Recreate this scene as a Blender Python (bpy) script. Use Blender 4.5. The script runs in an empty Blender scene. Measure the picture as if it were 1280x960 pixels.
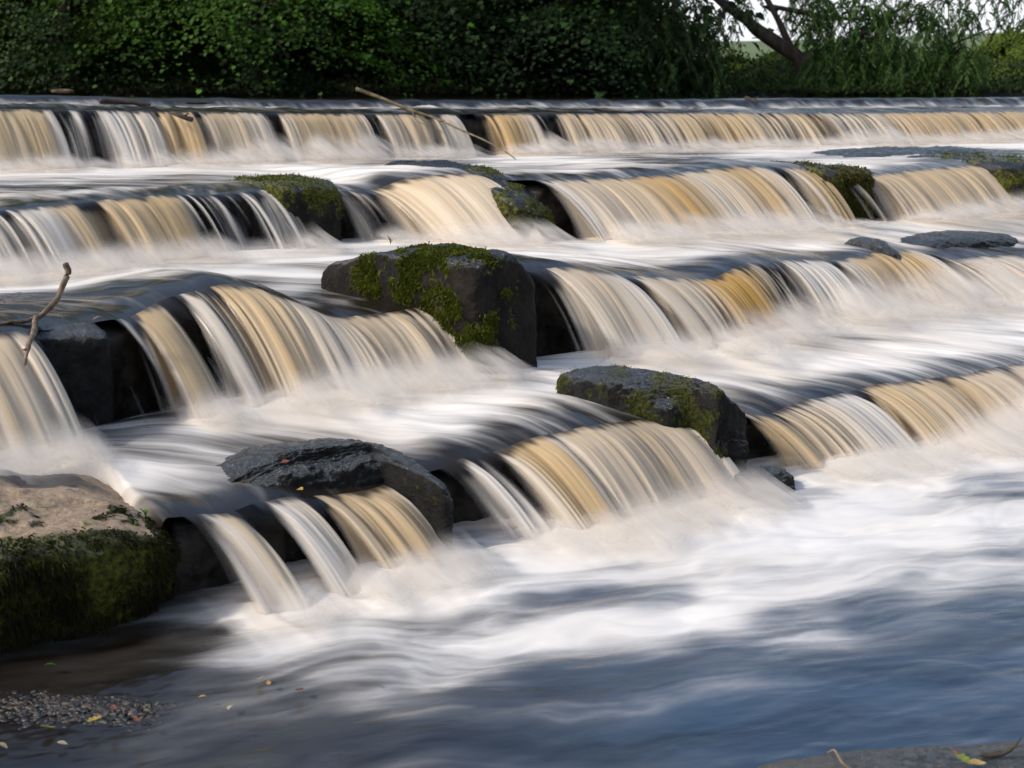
import bpy, math, random
import numpy as np
from mathutils import Vector, Matrix

random.seed(7)
RNG = np.random.default_rng(7)
SC = bpy.context.scene
COL = SC.collection

# ------------------------------------------------------------------ camera model
F, YH, HC = 1778.0, 112.0, 2.0
PITCH = math.atan((480 - YH) / F)
TH = math.radians(34)
ES = np.array([math.cos(TH), math.sin(TH)])      # along the weir (right, away)
ET = np.array([math.sin(TH), -math.cos(TH)])     # downstream


def ray(x, y):
    X, Y = (x - 640) / F, (480 - y) / F
    c, s = math.cos(PITCH), math.sin(PITCH)
    return np.array([X, c + Y * s, -s + Y * c])


def un_h(x, y, h):
    """photo point on the level h -> (s, t, z) in the weir's own frame"""
    d = ray(x, y)
    k = (h - HC) / d[2]
    p = d * k
    return float(p[:2] @ ES), float(p[:2] @ ET), h


def un_t(x, y, t):
    d = ray(x, y)
    k = t / float(d[:2] @ ET)
    p = d * k
    return float(p[:2] @ ES), t, HC + p[2]


def W(s, t, z):
    """weir frame -> world, works on arrays"""
    s = np.asarray(s, float); t = np.asarray(t, float); z = np.asarray(z, float)
    return np.stack([s * ES[0] + t * ET[0], s * ES[1] + t * ET[1], z + 0 * s], -1)


# ------------------------------------------------------------------ noise
def _hash(ix, iy, iz, seed):
    h = (ix.astype(np.int64) * 374761393 + iy.astype(np.int64) * 668265263 +
         iz.astype(np.int64) * 2147483647 + seed * 1274126177) & 0xFFFFFFFF
    h = ((h ^ (h >> 13)) * 1274126177) & 0xFFFFFFFF
    h = ((h ^ (h >> 16)) * 2246822519) & 0xFFFFFFFF
    return (h ^ (h >> 15)) & 0xFFFFFFFF


def pn(x, y=0.0, z=0.0, seed=0):
    """gradient-like noise about -1..1"""
    x, y, z = np.broadcast_arrays(np.asarray(x, float), np.asarray(y, float), np.asarray(z, float))
    ix, iy, iz = np.floor(x), np.floor(y), np.floor(z)
    fx, fy, fz = x - ix, y - iy, z - iz
    u, v, w = [f * f * f * (f * (f * 6 - 15) + 10) for f in (fx, fy, fz)]
    out = np.zeros(x.shape)
    for dx in (0, 1):
        for dy in (0, 1):
            for dz in (0, 1):
                h = _hash(ix + dx, iy + dy, iz + dz, seed)
                gx = ((h & 255) / 127.5 - 1)
                gy = (((h >> 8) & 255) / 127.5 - 1)
                gz = (((h >> 16) & 255) / 127.5 - 1)
                g = gx * (fx - dx) + gy * (fy - dy) + gz * (fz - dz)
                wt = (u if dx else 1 - u) * (v if dy else 1 - v) * (w if dz else 1 - w)
                out += g * wt
    return out * 1.6


def fbm(x, y=0.0, z=0.0, o=4, seed=0, gain=.5):
    r = 0; a = 1.0; f = 1.0; tot = 0
    for i in range(o):
        r = r + a * pn(np.asarray(x) * f, np.asarray(y) * f, np.asarray(z) * f, seed + i * 17)
        tot += a; a *= gain; f *= 2.03
    return r / tot * 1.3


def sst(a, b, x):
    k = np.clip((x - a) / (b - a), 0, 1)
    return k * k * (3 - 2 * k)


# ------------------------------------------------------------------ object helpers
def setp(o, label=None, cat=None, group=None, kind=None):
    if label: o['label'] = label
    if cat: o['category'] = cat
    if group: o['group'] = group
    if kind: o['kind'] = kind
    return o


def mesh_obj(name, V, Fc, mat, parent=None, attrs=None, uv=None, smooth=True):
    """V (n,3); Fc: (m,k) int array or list of such arrays"""
    me = bpy.data.meshes.new(name)
    V = np.asarray(V, np.float32)
    arrs = Fc if isinstance(Fc, list) else [Fc]
    arrs = [np.asarray(a, np.int32) for a in arrs if len(a)]
    loops = np.concatenate([a.ravel() for a in arrs])
    tot = np.concatenate([np.full(len(a), a.shape[1], np.int32) for a in arrs])
    start = np.concatenate([[0], np.cumsum(tot)[:-1]]).astype(np.int32)
    me.vertices.add(len(V)); me.vertices.foreach_set('co', V.ravel())
    me.loops.add(len(loops)); me.loops.foreach_set('vertex_index', loops)
    me.polygons.add(len(tot)); me.polygons.foreach_set('loop_start', start)
    try:
        me.polygons.foreach_set('loop_total', tot)
    except Exception:
        pass
    me.polygons.foreach_set('use_smooth', np.full(len(tot), smooth))
    if uv is not None:
        l = me.uv_layers.new(name='flow')
        l.data.foreach_set('uv', np.asarray(uv, np.float32)[loops].ravel())
    for k, a in (attrs or {}).items():
        at = me.attributes.new(k, 'FLOAT_COLOR', 'POINT')
        a = np.asarray(a, np.float32)
        if a.shape[1] == 3:
            a = np.concatenate([a, np.ones((len(a), 1), np.float32)], 1)
        at.data.foreach_set('color', a.ravel())
    me.update(calc_edges=True); me.validate()
    if mat: me.materials.append(mat)
    o = bpy.data.objects.new(name, me)
    COL.objects.link(o)
    if parent: o.parent = parent
    return o


def rebase(o, loc):
    """put a mesh object's own origin at loc without moving it"""
    o.data.transform(Matrix.Translation(-Vector(loc)))
    o.location = loc
    return o


def grid_faces(n, m, off=0):
    i = np.arange(n - 1)[:, None] * m + np.arange(m - 1)[None, :] + off
    return np.stack([i, i + m, i + m + 1, i + 1], -1).reshape(-1, 4)


def tube(pts, rad, nseg=8, seed=0, rough=.0, sub=4):
    """organic tapered tube through pts -> V, F (quads)"""
    P = np.asarray(pts, float); R = np.asarray(rad, float)
    k = np.linspace(0, len(P) - 1, (len(P) - 1) * sub + 1)
    # catmull-rom
    def cr(A):
        A2 = np.concatenate([[2 * A[0] - A[1]], A, [2 * A[-1] - A[-2]]])
        i = np.minimum(k.astype(int), len(A) - 2); f = (k - i)
        f = f if A.ndim == 1 else f[:, None]
        a, b, c, d = A2[i], A2[i + 1], A2[i + 2], A2[i + 3]
        return .5 * ((2 * b) + (c - a) * f + (2 * a - 5 * b + 4 * c - d) * f ** 2 + (3 * b - a - 3 * c + d) * f ** 3)
    C = cr(P); r = np.maximum(cr(R), 1e-4)
    T = np.gradient(C, axis=0); T /= np.linalg.norm(T, axis=1)[:, None] + 1e-9
    up = np.array([0.3, 0.2, 1.0]);
    A = np.cross(T, up); A /= np.linalg.norm(A, axis=1)[:, None] + 1e-9
    B = np.cross(T, A)
    an = np.linspace(0, 2 * np.pi, nseg, endpoint=False)
    rr = r[:, None] * (1 + rough * pn(k[:, None] * 1.3, np.cos(an)[None] * 1.5, np.sin(an)[None] * 1.5, seed))
    V = C[:, None] + rr[..., None] * (np.cos(an)[None, :, None] * A[:, None] + np.sin(an)[None, :, None] * B[:, None])
    n = len(C)
    i = np.arange(n - 1)[:, None] * nseg + np.arange(nseg)[None]
    j = np.arange(n - 1)[:, None] * nseg + (np.arange(nseg)[None] + 1) % nseg
    Fq = np.stack([i, j, j + nseg, i + nseg], -1).reshape(-1, 4)
    V = V.reshape(-1, 3)
    V = np.concatenate([V, C[:1] - T[:1] * r[0] * .3, C[-1:] + T[-1:] * r[-1] * .3])
    a = len(V) - 2; b = len(V) - 1
    q = np.arange(nseg); q2 = (q + 1) % nseg
    Ft = np.concatenate([np.stack([np.full(nseg, a), q2, q], -1),
                         np.stack([np.full(nseg, b), (n - 1) * nseg + q, (n - 1) * nseg + q2], -1)])
    return V, Fq, Ft


def join_tubes(lst):
    Vs, Q, T, off = [], [], [], 0
    for V, q, t in lst:
        Vs.append(V); Q.append(q + off); T.append(t + off); off += len(V)
    return np.concatenate(Vs), [np.concatenate(Q), np.concatenate(T)]


# ------------------------------------------------------------------ materials
class N:
    def __init__(s, name):
        s.m = bpy.data.materials.new(name); s.m.use_nodes = True
        s.t = s.m.node_tree; s.t.nodes.clear()
        s.out = s.t.nodes.new('ShaderNodeOutputMaterial')
    def n(s, typ, ins=None, **kw):
        nd = s.t.nodes.new('ShaderNode' + typ)
        for k, v in kw.items(): setattr(nd, k, v)
        for k, v in (ins or {}).items(): s.set(nd, k, v)
        return nd
    def set(s, nd, k, v):
        sock = nd.inputs[k]
        if isinstance(v, bpy.types.NodeSocket): s.t.links.new(v, sock)
        else:
            if hasattr(sock, 'default_value'):
                if isinstance(v, (tuple, list)) and len(v) == 3 and sock.type == 'RGBA': v = (*v, 1)
                sock.default_value = v
    def math(s, op, a, b=0.0, c=None, clamp=False):
        nd = s.n('Math', operation=op, use_clamp=clamp)
        s.set(nd, 0, a); s.set(nd, 1, b)
        if c is not None: s.set(nd, 2, c)
        return nd.outputs[0]
    def mix(s, f, a, b):
        nd = s.n('Mix', data_type='RGBA')
        s.set(nd, 0, f); s.set(nd, 6, a if not isinstance(a, tuple) else (*a, 1) if len(a) == 3 else a)
        s.set(nd, 7, b if not isinstance(b, tuple) else (*b, 1) if len(b) == 3 else b)
        return nd.outputs[2]
    def rng(s, v, a, b, c, d, smooth=True):
        nd = s.n('MapRange', interpolation_type='SMOOTHSTEP' if smooth else 'LINEAR')
        for i, x in enumerate((v, a, b, c, d)): s.set(nd, i, x)
        return nd.outputs[0]
    def noise(s, vec, scale, detail=4, rough=.5, dist=0.0):
        nd = s.n('TexNoise', {'Vector': vec, 'Scale': scale, 'Detail': detail, 'Roughness': rough, 'Distortion': dist})
        return nd.outputs[0]
    def scaled(s, vec, sc):
        nd = s.n('VectorMath', operation='MULTIPLY'); s.set(nd, 0, vec); s.set(nd, 1, sc)
        return nd.outputs[0]
    def attr(s, name):
        nd = s.n('Attribute', attribute_name=name)
        sp = s.n('SeparateColor', {0: nd.outputs['Color']})
        return sp.outputs[0], sp.outputs[1], sp.outputs[2], nd.outputs['Alpha'], nd.outputs['Color']
    def shader(s, sh):
        s.t.links.new(sh, s.out.inputs[0]); return s.m


WHITE, TAN, GOLD = (.82, .785, .735), (.70, .525, .31), (.64, .36, .075)
DEEP = (.016, .013, .010)


def foam_colour(k, g, b):
    c = k.mix(g, WHITE, TAN)
    return k.mix(b, c, GOLD)


def mat_flow(name, su, sv, bump=.35, rough=.16, streak=1.0, base=DEEP, base2=None, ior=1.33):
    """running water: dark glossy film with streaks of foam"""
    k = N(name)
    r, g, b, a, _ = k.attr('foam')
    uv = k.n('UVMap').outputs[0]
    n1 = k.noise(k.scaled(uv, (su, sv, 1)), 1, 4, .55)
    n2 = k.noise(k.scaled(uv, (su * 3.3, sv * 1.6, 1)), 1, 3, .6)
    nn = k.math('ADD', k.math('MULTIPLY', n1, .65), k.math('MULTIPLY', n2, .35))
    w = k.math('MULTIPLY', k.math('MULTIPLY', r, k.math('SUBTRACT', 1.0, r)), 5.0 * streak)
    f = k.math('ADD', r, k.math('MULTIPLY', k.math('SUBTRACT', nn, .5), w), clamp=True)
    bm = k.n('Bump', {'Strength': bump, 'Distance': .03, 'Height': nn})
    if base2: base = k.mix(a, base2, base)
    wat = k.n('BsdfPrincipled', {'Base Color': base, 'Roughness': rough, 'IOR': ior, 'Normal': bm.outputs[0]})
    fb = k.n('Bump', {'Strength': .12, 'Distance': .02, 'Height': nn})
    fo = k.n('BsdfPrincipled', {'Base Color': foam_colour(k, g, b), 'Roughness': .55, 'Specular IOR Level': .25,
                                'Normal': fb.outputs[0]})
    mx = k.n('MixShader', {0: f, 1: wat.outputs[0], 2: fo.outputs[0]})
    return k.shader(mx.outputs[0])


def mat_fall(name, su):
    """falling water: foam strands, a dark glossy film at the lip, clear between strands"""
    k = N(name)
    r, g, b, a, _ = k.attr('foam')
    uv = k.n('UVMap').outputs[0]
    n1 = k.noise(k.scaled(uv, (su, .9, 1)), 1, 3, .6)
    n2 = k.noise(k.scaled(uv, (su * 2.7, 1.3, 1)), 1, 3, .6)
    nn = k.math('ADD', k.math('MULTIPLY', n1, .6), k.math('MULTIPLY', n2, .4))
    w = k.math('MULTIPLY', k.math('MULTIPLY', r, k.math('SUBTRACT', 1.0, r)), 1.7)
    w = k.math('ADD', w, k.math('MULTIPLY', r, .22))
    f = k.math('ADD', r, k.math('MULTIPLY', k.math('SUBTRACT', nn, .5), w), clamp=True)
    bm = k.n('Bump', {'Strength': .3, 'Distance': .02, 'Height': nn})
    film = k.n('BsdfPrincipled', {'Base Color': DEEP, 'Roughness': .14, 'IOR': 1.33, 'Normal': bm.outputs[0]})
    clear = k.n('BsdfTransparent', {0: (.93, .92, .9)})
    gl = k.n('BsdfGlossy', {'Color': (.8, .8, .8), 'Roughness': .22, 'Normal': bm.outputs[0]})
    thin = k.n('MixShader', {0: .015, 1: clear.outputs[0], 2: gl.outputs[0]})
    wet = k.n('MixShader', {0: a, 1: thin.outputs[0], 2: film.outputs[0]})
    fcol = foam_colour(k, k.math('ADD', g, k.math('MULTIPLY', k.math('SUBTRACT', n1, .5), .5), clamp=True), b)
    fo = k.n('BsdfPrincipled', {'Base Color': fcol, 'Roughness': .5, 'Specular IOR Level': .3, 'Normal': bm.outputs[0]})
    tr = k.n('BsdfTranslucent', {'Color': fcol})
    fo2 = k.n('MixShader', {0: .22, 1: fo.outputs[0], 2: tr.outputs[0]})
    mx = k.n('MixShader', {0: f, 1: wet.outputs[0], 2: fo2.outputs[0]})
    return k.shader(mx.outputs[0])


def mat_rock(name, dark=(.008, .007, .006), mid=(.022, .018, .014), rough=.26, bump=.7, moss1=(.020, .021, .007),
             moss2=(.11, .115, .014), scale=1.0, topc=None):
    k = N(name)
    ms, dry, st, wl, _ = k.attr('rk')
    co = k.n('TexCoord').outputs['Object']
    n1 = k.noise(co, 7 * scale, 6, .62)
    n2 = k.noise(co, 38 * scale, 5, .65)
    n3 = k.noise(co, 160 * scale, 3, .6)
    base = k.mix(k.rng(n1, .35, .68, 0, 1), dark, mid)
    base = k.mix(k.rng(n2, .52, .72, 0, .55), base, (.046, .041, .034))
    tan = k.mix(k.rng(n2, .35, .66, 0, 1), (.22, .145, .082), (.40, .29, .18))
    tan = k.mix(k.rng(n1, .45, .66, 0, .5), tan, (.40, .26, .165))
    tan = k.mix(k.rng(n3, .62, .72, 0, .7), tan, (.12, .10, .085))
    tan = k.mix(st, tan, (.055, .042, .033))
    base = k.mix(dry, base, tan)
    mcol = k.mix(k.rng(n2, .35, .68, 0, 1), moss1, moss2)
    mm = k.rng(k.math('ADD', ms, k.math('MULTIPLY', k.math('SUBTRACT', n2, .5), .9)), .35, .62, 0, 1)
    colr = k.mix(mm, base, mcol)
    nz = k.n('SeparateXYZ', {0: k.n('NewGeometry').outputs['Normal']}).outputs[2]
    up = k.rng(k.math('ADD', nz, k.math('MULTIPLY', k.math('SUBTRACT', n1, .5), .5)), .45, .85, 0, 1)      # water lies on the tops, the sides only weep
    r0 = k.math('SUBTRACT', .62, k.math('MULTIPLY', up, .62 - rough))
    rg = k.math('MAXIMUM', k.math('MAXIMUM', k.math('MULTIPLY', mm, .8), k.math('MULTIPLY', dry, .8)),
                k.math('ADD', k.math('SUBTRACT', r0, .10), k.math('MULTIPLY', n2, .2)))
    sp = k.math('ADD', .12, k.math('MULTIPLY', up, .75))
    if topc: colr = k.mix(k.math('MULTIPLY', k.math('MULTIPLY', up, k.rng(n2, .38, .62, .15, 1)), k.math('SUBTRACT', 1.0, mm)), colr, topc)  # blue-grey sky sheen put into the colour of upward faces
    h = k.math('ADD', k.math('MULTIPLY', n2, .6), k.math('MULTIPLY', n3, .4))
    bm = k.n('Bump', {'Strength': bump, 'Distance': .02, 'Height': h})
    p = k.n('BsdfPrincipled', {'Base Color': colr, 'Roughness': rg, 'Specular IOR Level': sp, 'Normal': bm.outputs[0]})
    return k.shader(p.outputs[0])


def mat_leaf(name, trans=.35, rough=.5):
    k = N(name)
    _, _, _, _, c = k.attr('lc')
    d = k.n('BsdfPrincipled', {'Base Color': c, 'Roughness': rough, 'Specular IOR Level': .22})
    t = k.n('BsdfTranslucent', {'Color': k.mix(.5, c, (.10, .14, .01))})
    mx = k.n('MixShader', {0: trans, 1: d.outputs[0], 2: t.outputs[0]})
    return k.shader(mx.outputs[0])


def mat_simple(name, c1, c2, scale=12, rough=.8, bump=.3, stretch=(1, 1, 1)):
    k = N(name)
    co = k.scaled(k.n('TexCoord').outputs['Object'], stretch)
    n1 = k.noise(co, scale, 5, .6)
    c = k.mix(k.rng(n1, .32, .68, 0, 1), c1, c2)
    bm = k.n('Bump', {'Strength': bump, 'Distance': .02, 'Height': n1})
    p = k.n('BsdfPrincipled', {'Base Color': c, 'Roughness': rough, 'Normal': bm.outputs[0]})
    return k.shader(p.outputs[0])


M_TREAD = mat_flow('tread_water', 9, 1.5, bump=.30, rough=.2, streak=.8)
M_POOL = mat_flow('pool_water', 1.1, 6, bump=.30, rough=.24, streak=1.0, base=(.020, .052, .098), base2=(.009, .006, .0035), ior=1.5)  # sky reflection put into the blue base; brown base for the left shallows
M_RIVER = mat_flow('river_water', .6, .6, bump=.06, rough=.05)
M_FALL = mat_fall('falling_water', 30)


def mat_spray():
    k = N('drifting_spray')
    r, g, b, a, _ = k.attr('foam')
    c = foam_colour(k, g, b)
    d = k.n('BsdfDiffuse', {'Color': c}); t = k.n('BsdfTranslucent', {'Color': c})
    m = k.n('MixShader', {0: .5, 1: d.outputs[0], 2: t.outputs[0]})
    mx = k.n('MixShader', {0: r, 1: k.n('BsdfTransparent').outputs[0], 2: m.outputs[0]})
    return k.shader(mx.outputs[0])


M_SPRAY = mat_spray()
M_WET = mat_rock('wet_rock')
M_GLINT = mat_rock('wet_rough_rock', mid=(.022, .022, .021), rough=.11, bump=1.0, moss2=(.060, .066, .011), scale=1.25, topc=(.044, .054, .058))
M_LEDGE = mat_rock('weir_stone', dark=(.010, .009, .008), mid=(.050, .043, .036), rough=.3, bump=.6)
M_MOSS = mat_leaf('moss_tuft', .25, .8)
M_LEAF = mat_leaf('tree_leaf', .35, .55)
M_BARK = mat_simple('bark', (.022, .016, .011), (.06, .045, .032), 9, .9, .8, (1, 1, .3))
M_STICK = mat_simple('weathered_wood', (.07, .045, .03), (.23, .165, .105), 30, .75, .5, (1, 1, .5))
M_CANE = mat_simple('pale_cane', (.07, .052, .022), (.19, .145, .065), 14, .7, .2)
M_DEADLEAF = mat_leaf('fallen_leaf', .25, .5)
M_EARTH = mat_simple('earth', (.012, .010, .006), (.035, .028, .016), 3, .95, .6)
M_FIELD = mat_simple('meadow', (.05, .075, .02), (.10, .12, .035), .4, .95, .3)

# ------------------------------------------------------------------ the weir's lips and feet
# photo points of each lip with the line t it lies on; photo points of each foot with its level
LIPS = {
    'A': [(-250, 132, -13.1), (0, 136, -13.15), (120, 138, -13.2), (250, 140, -13.1), (400, 142, -13.15), (560, 143, -13.2), (700, 142, -13.1),
          (900, 141, -13.15), (1100, 141, -13.1), (1280, 139, -13.15), (1500, 136, -13.15)],
    'B': [(-200, 275, -9.35), (0, 264, -9.4), (60, 257, -9.5), (150, 248, -9.65), (200, 244, -9.75), (270, 243, -9.8), (345, 236, -9.9), (420, 239, -10.0),
          (470, 237, -10.0), (510, 222, -9.8), (580, 216, -9.5), (640, 226, -9.35), (700, 224, -9.25), (790, 222, -9.2),
          (870, 213, -9.2), (930, 207, -9.15), (990, 209, -9.0), (1075, 221, -8.95), (1130, 213, -9.05), (1200, 207, -9.1), (1245, 204, -9.1), (1500, 195, -9.2)],
    'C': [(-150, 440, -6.7), (0, 416, -6.72), (60, 412, -6.8), (165, 396, -7.1), (200, 375, -7.3), (240, 364, -7.3), (285, 354, -7.3), (330, 362, -7.2),
          (420, 398, -7.1), (500, 388, -7.15), (545, 378, -7.2), (620, 350, -7.25), (680, 335, -7.25), (720, 334, -7.2), (770, 344, -7.15),
          (850, 347, -7.15), (885, 350, -7.15), (930, 330, -7.3), (980, 325, -7.4), (1050, 325, -7.4), (1100, 315, -7.5),
          (1135, 311, -7.55), (1190, 325, -7.35), (1240, 319, -7.35), (1290, 318, -7.3), (1600, 300, -7.3)],
    'D': [(-150, 700, -5.25), (150, 650, -5.3), (225, 645, -5.25), (285, 642, -5.25), (320, 628, -5.35), (370, 620, -5.35), (420, 619, -5.4), (475, 609, -5.42), (520, 596, -5.45),
          (560, 583, -5.45), (580, 570, -5.48), (620, 565, -5.45), (670, 545, -5.45), (740, 530, -5.45), (820, 525, -5.5), (880, 525, -5.55),
          (930, 517, -5.55), (960, 519, -5.55), (1000, 501, -5.6), (1060, 490, -5.6), (1100, 480, -5.58), (1200, 469, -5.5),
          (1250, 458, -5.5), (1500, 425, -5.5)]}
LEV = dict(A=1.30, B=.86, C=.41, D=0.0)
FEET = {
    'A': [(0, 216), (100, 212), (200, 209), (480, 196), (700, 193), (860, 191), (1000, 189), (1280, 183)],
    'B': [(0, 350), (100, 340), (200, 325), (360, 308), (480, 302), (560, 305), (650, 308), (780, 310), (900, 295), (1050, 284), (1200, 271), (1280, 264)],
    'C': [(75, 572), (280, 515), (430, 490), (590, 460), (700, 460), (820, 442), (900, 438), (980, 405), (1090, 388), (1170, 380), (1280, 380)],
    'D': [(335, 775), (420, 745), (545, 702), (640, 677), (750, 668), (905, 617), (985, 592), (1060, 585), (1150, 568), (1240, 551), (1300, 540)]}
GAP = dict(A=(.32, .5), B=(.40, .66), C=(.42, .78), D=(.40, .60))
DRIFT = dict(A=.08, B=.16, C=.13, D=.17)
SL = {}


def smooth1(a, n):
    k = np.hanning(n * 2 + 1); k /= k.sum()
    return np.convolve(np.pad(a, n, mode='edge'), k, 'valid')


SS = np.arange(-4, 30, .01)
for r in 'ABCD':
    L = np.array([un_t(*p) for p in LIPS[r]])
    PX = np.array([p[0] for p in LIPS[r]])
    o = np.argsort(L[:, 0])
    ls, lt, lz = L[o, 0], L[o, 1], L[o, 2]
    Q = np.array([un_h(x, y, LEV[r]) for x, y in FEET[r]])
    q = np.argsort(Q[:, 0])
    n = 9 if r in 'CD' else 12
    t0 = smooth1(np.interp(SS, ls, lt), n) + .03 * pn(SS * 2.1, seed=3) + .012 * pn(SS * 9, seed=4)
    z0 = smooth1(np.interp(SS, ls, lz), n) + .006 * pn(SS * 6, seed=5)
    t1 = smooth1(np.interp(SS, Q[q, 0], Q[q, 1]), 15)
    t1 = np.clip(t1, t0 + GAP[r][0], t0 + GAP[r][1])
    t1 = smooth1(t1, 10)
    SL[r] = dict(s=SS, t0=t0, z0=z0, t1=t1, px=(PX[o], ls))


def lip(r, s): return np.interp(s, SS, SL[r]['t0']), np.interp(s, SS, SL[r]['z0'])
def foot(r, s): return np.interp(s, SS, SL[r]['t1'])


# look of each curtain along its lip, read from the photo: (photo x, foam density, tan, gold)
KEYS = {
    'A': [(0, .75, .7, 0), (40, .8, .8, .1), (57, .6, .1, 0), (68, .25, .1, 0), (85, .62, .05, 0), (103, .1, .1, 0), (120, .65, .1, 0), (140, .4, .1, 0),
          (150, .35, .2, 0), (170, .8, .3, 0), (185, .35, .2, 0), (200, .85, .9, .2), (230, .9, .9, .25), (245, .55, .3, 0), (262, .8, .6, .1), (290, .85, .5, 0),
          (315, .8, .3, 0), (338, .3, .3, 0), (360, .8, .6, 0), (395, .88, .95, .15), (425, .85, .7, 0), (447, .75, .4, 0), (458, .25, .2, 0),
          (475, .75, .5, 0), (515, .85, .65, 0), (540, .4, .3, 0), (560, .65, .2, 0), (573, .05, .2, 0), (588, .03, .2, 0), (598, .5, .7, .2),
          (620, .93, 1, .45), (645, .85, .5, .1), (668, .4, .2, 0), (684, .3, .2, 0), (700, .75, .6, 0), (730, .6, .6, 0), (760, .8, .6, 0), (800, .6, .4, 0),
          (850, .8, .8, 0), (900, .75, .8, .1), (950, .55, .4, 0), (1000, .65, .7, 0), (1030, .5, .2, 0), (1080, .65, .4, 0), (1120, .75, .7, .1),
          (1180, .8, .8, .1), (1230, .7, .8, 0), (1280, .8, .8, .1), (1400, .7, .6, 0)],
    'B': [(-60, .7, .3, 0), (0, .62, .15, 0), (45, .65, .15, 0), (65, .85, .7, 0), (90, .7, .7, 0), (115, .55, .6, 0), (140, .9, .8, .1), (180, .92, .8, .2), (205, .9, .8, .25),
          (218, .5, .3, 0), (228, .32, .0, 0), (270, .36, .0, 0), (315, .34, .0, 0), (326, .75, .1, 0), (340, .7, .3, 0), (350, .02, .2, 0), (406, .02, .2, 0),
          (418, .6, .3, 0), (435, .4, .2, 0), (450, .3, .2, 0), (470, .85, .6, 0), (500, .9, .5, 0), (540, .95, .45, 0), (586, .95, .5, .05), (594, .85, .4, 0), (602, .03, .1, 0),
          (664, .03, .1, 0), (676, .5, .1, 0), (685, .8, .4, 0), (720, .95, .5, 0), (770, .95, .55, .1), (800, .95, .8, .5), (825, .95, .7, .35), (850, .8, .3, 0),
          (880, .9, .5, .1), (905, .95, .8, .25), (925, .9, .6, .1), (945, .5, .15, 0), (962, .25, .1, 0), (975, .5, .2, 0), (985, .75, .8, .15), (1002, .8, .85, .2), (1012, .1, .2, 0),
          (1062, .05, .2, 0), (1074, .6, .5, 0), (1090, .85, .6, 0), (1150, .9, .65, .05), (1200, .9, .65, 0), (1235, .75, .4, 0), (1255, .5, .1, 0), (1275, .1, .1, 0), (1350, .6, .4, 0)],
    'C': [(-100, .85, .5, 0), (0, .85, .55, 0), (14, .6, .3, 0), (24, .8, .3, 0), (36, .03, .1, 0), (140, .03, .1, 0), (147, .3, 0, 0), (158, .35, 0, 0), (166, .8, .7, .1), (186, .9, .8, .15),
          (200, .25, .3, 0), (215, .1, .1, 0), (226, .7, .2, 0), (236, .3, .2, 0), (246, .35, .4, 0), (266, .6, .6, .1), (285, .95, .8, .1), (330, .97, .6, 0),
          (365, .85, .3, 0), (385, .7, .3, 0), (412, .6, .4, 0), (428, .8, .55, 0), (470, .8, .5, 0), (520, .75, .4, 0), (545, .8, .45, 0), (556, .0, .2, 0), (645, 0, .2, 0), (658, .1, .1, 0),
          (672, .35, .1, 0), (688, .9, .4, 0), (720, .95, .5, 0), (750, .9, .3, 0), (766, .5, .1, 0), (780, .12, .1, 0), (796, .75, .4, 0), (830, .85, .4, 0), (862, .85, .5, .1),
          (880, .9, .8, .7), (900, .92, 1, .85), (922, .75, .8, .4), (938, .35, .3, 0), (962, .35, .2, 0), (976, .75, .1, 0), (1010, .8, .05, 0), (1030, .5, .05, 0), (1045, .65, .2, 0),
          (1062, .9, .6, .1), (1090, .95, .85, .25), (1115, .9, .8, .2), (1132, .8, .2, 0), (1142, .1, .1, 0), (1158, .1, .2, 0), (1168, .4, .3, 0), (1188, .5, .3, 0), (1204, .85, .3, 0), (1250, .85, .25, 0),
          (1275, .3, .1, 0), (1300, .2, .1, 0), (1350, .7, .4, 0)],
    'D': [(-60, 0, .2, 0), (226, 0, .2, 0), (234, .35, .1, 0), (245, .4, .1, 0), (258, .7, .15, 0), (272, .85, .45, 0), (286, .75, .5, 0), (293, .1, .1, 0), (312, .08, .1, 0),
          (324, .3, .05, 0), (334, .4, .05, 0), (346, .8, .2, 0), (362, .7, .35, 0), (374, .15, .2, 0), (388, .2, .2, 0), (396, .8, .55, 0), (430, .93, .8, .1), (462, .93, .75, .1), (479, .85, .4, 0),
          (484, .02, .2, 0), (548, .02, .1, 0), (558, .4, 0, 0), (575, .65, .05, 0), (592, .55, .05, 0), (606, .2, .05, 0), (622, .5, .4, 0), (640, .9, .85, .3), (662, .92, .75, .15), (678, .8, .3, 0), (700, .92, .5, 0),
          (740, .9, .5, 0), (780, .95, .55, .1), (828, .95, .4, 0), (846, .9, .3, 0), (853, 0, .2, 0), (922, .0, .2, 0), (932, .7, .8, .1), (948, .75, .8, .1), (960, .45, .4, 0), (975, .65, .5, 0),
          (1000, .65, .35, 0), (1030, .65, .1, 0), (1055, .6, .05, 0), (1066, .2, .1, 0), (1078, .85, .7, .1), (1120, .85, .6, 0), (1180, .85, .6, 0), (1230, .92, .4, 0), (1270, .95, .35, 0), (1400, .8, .4, 0)]}


def keys_at(r, s):
    px, ls = SL[r]['px']
    K = np.array(KEYS[r], float)
    sx = np.interp(K[:, 0], px, ls)
    lo = px[0] - 1
    sx = sx + 1e-5 * np.arange(len(sx))
    return [np.interp(s, sx, K[:, i]) for i in (1, 2, 3)]


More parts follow.
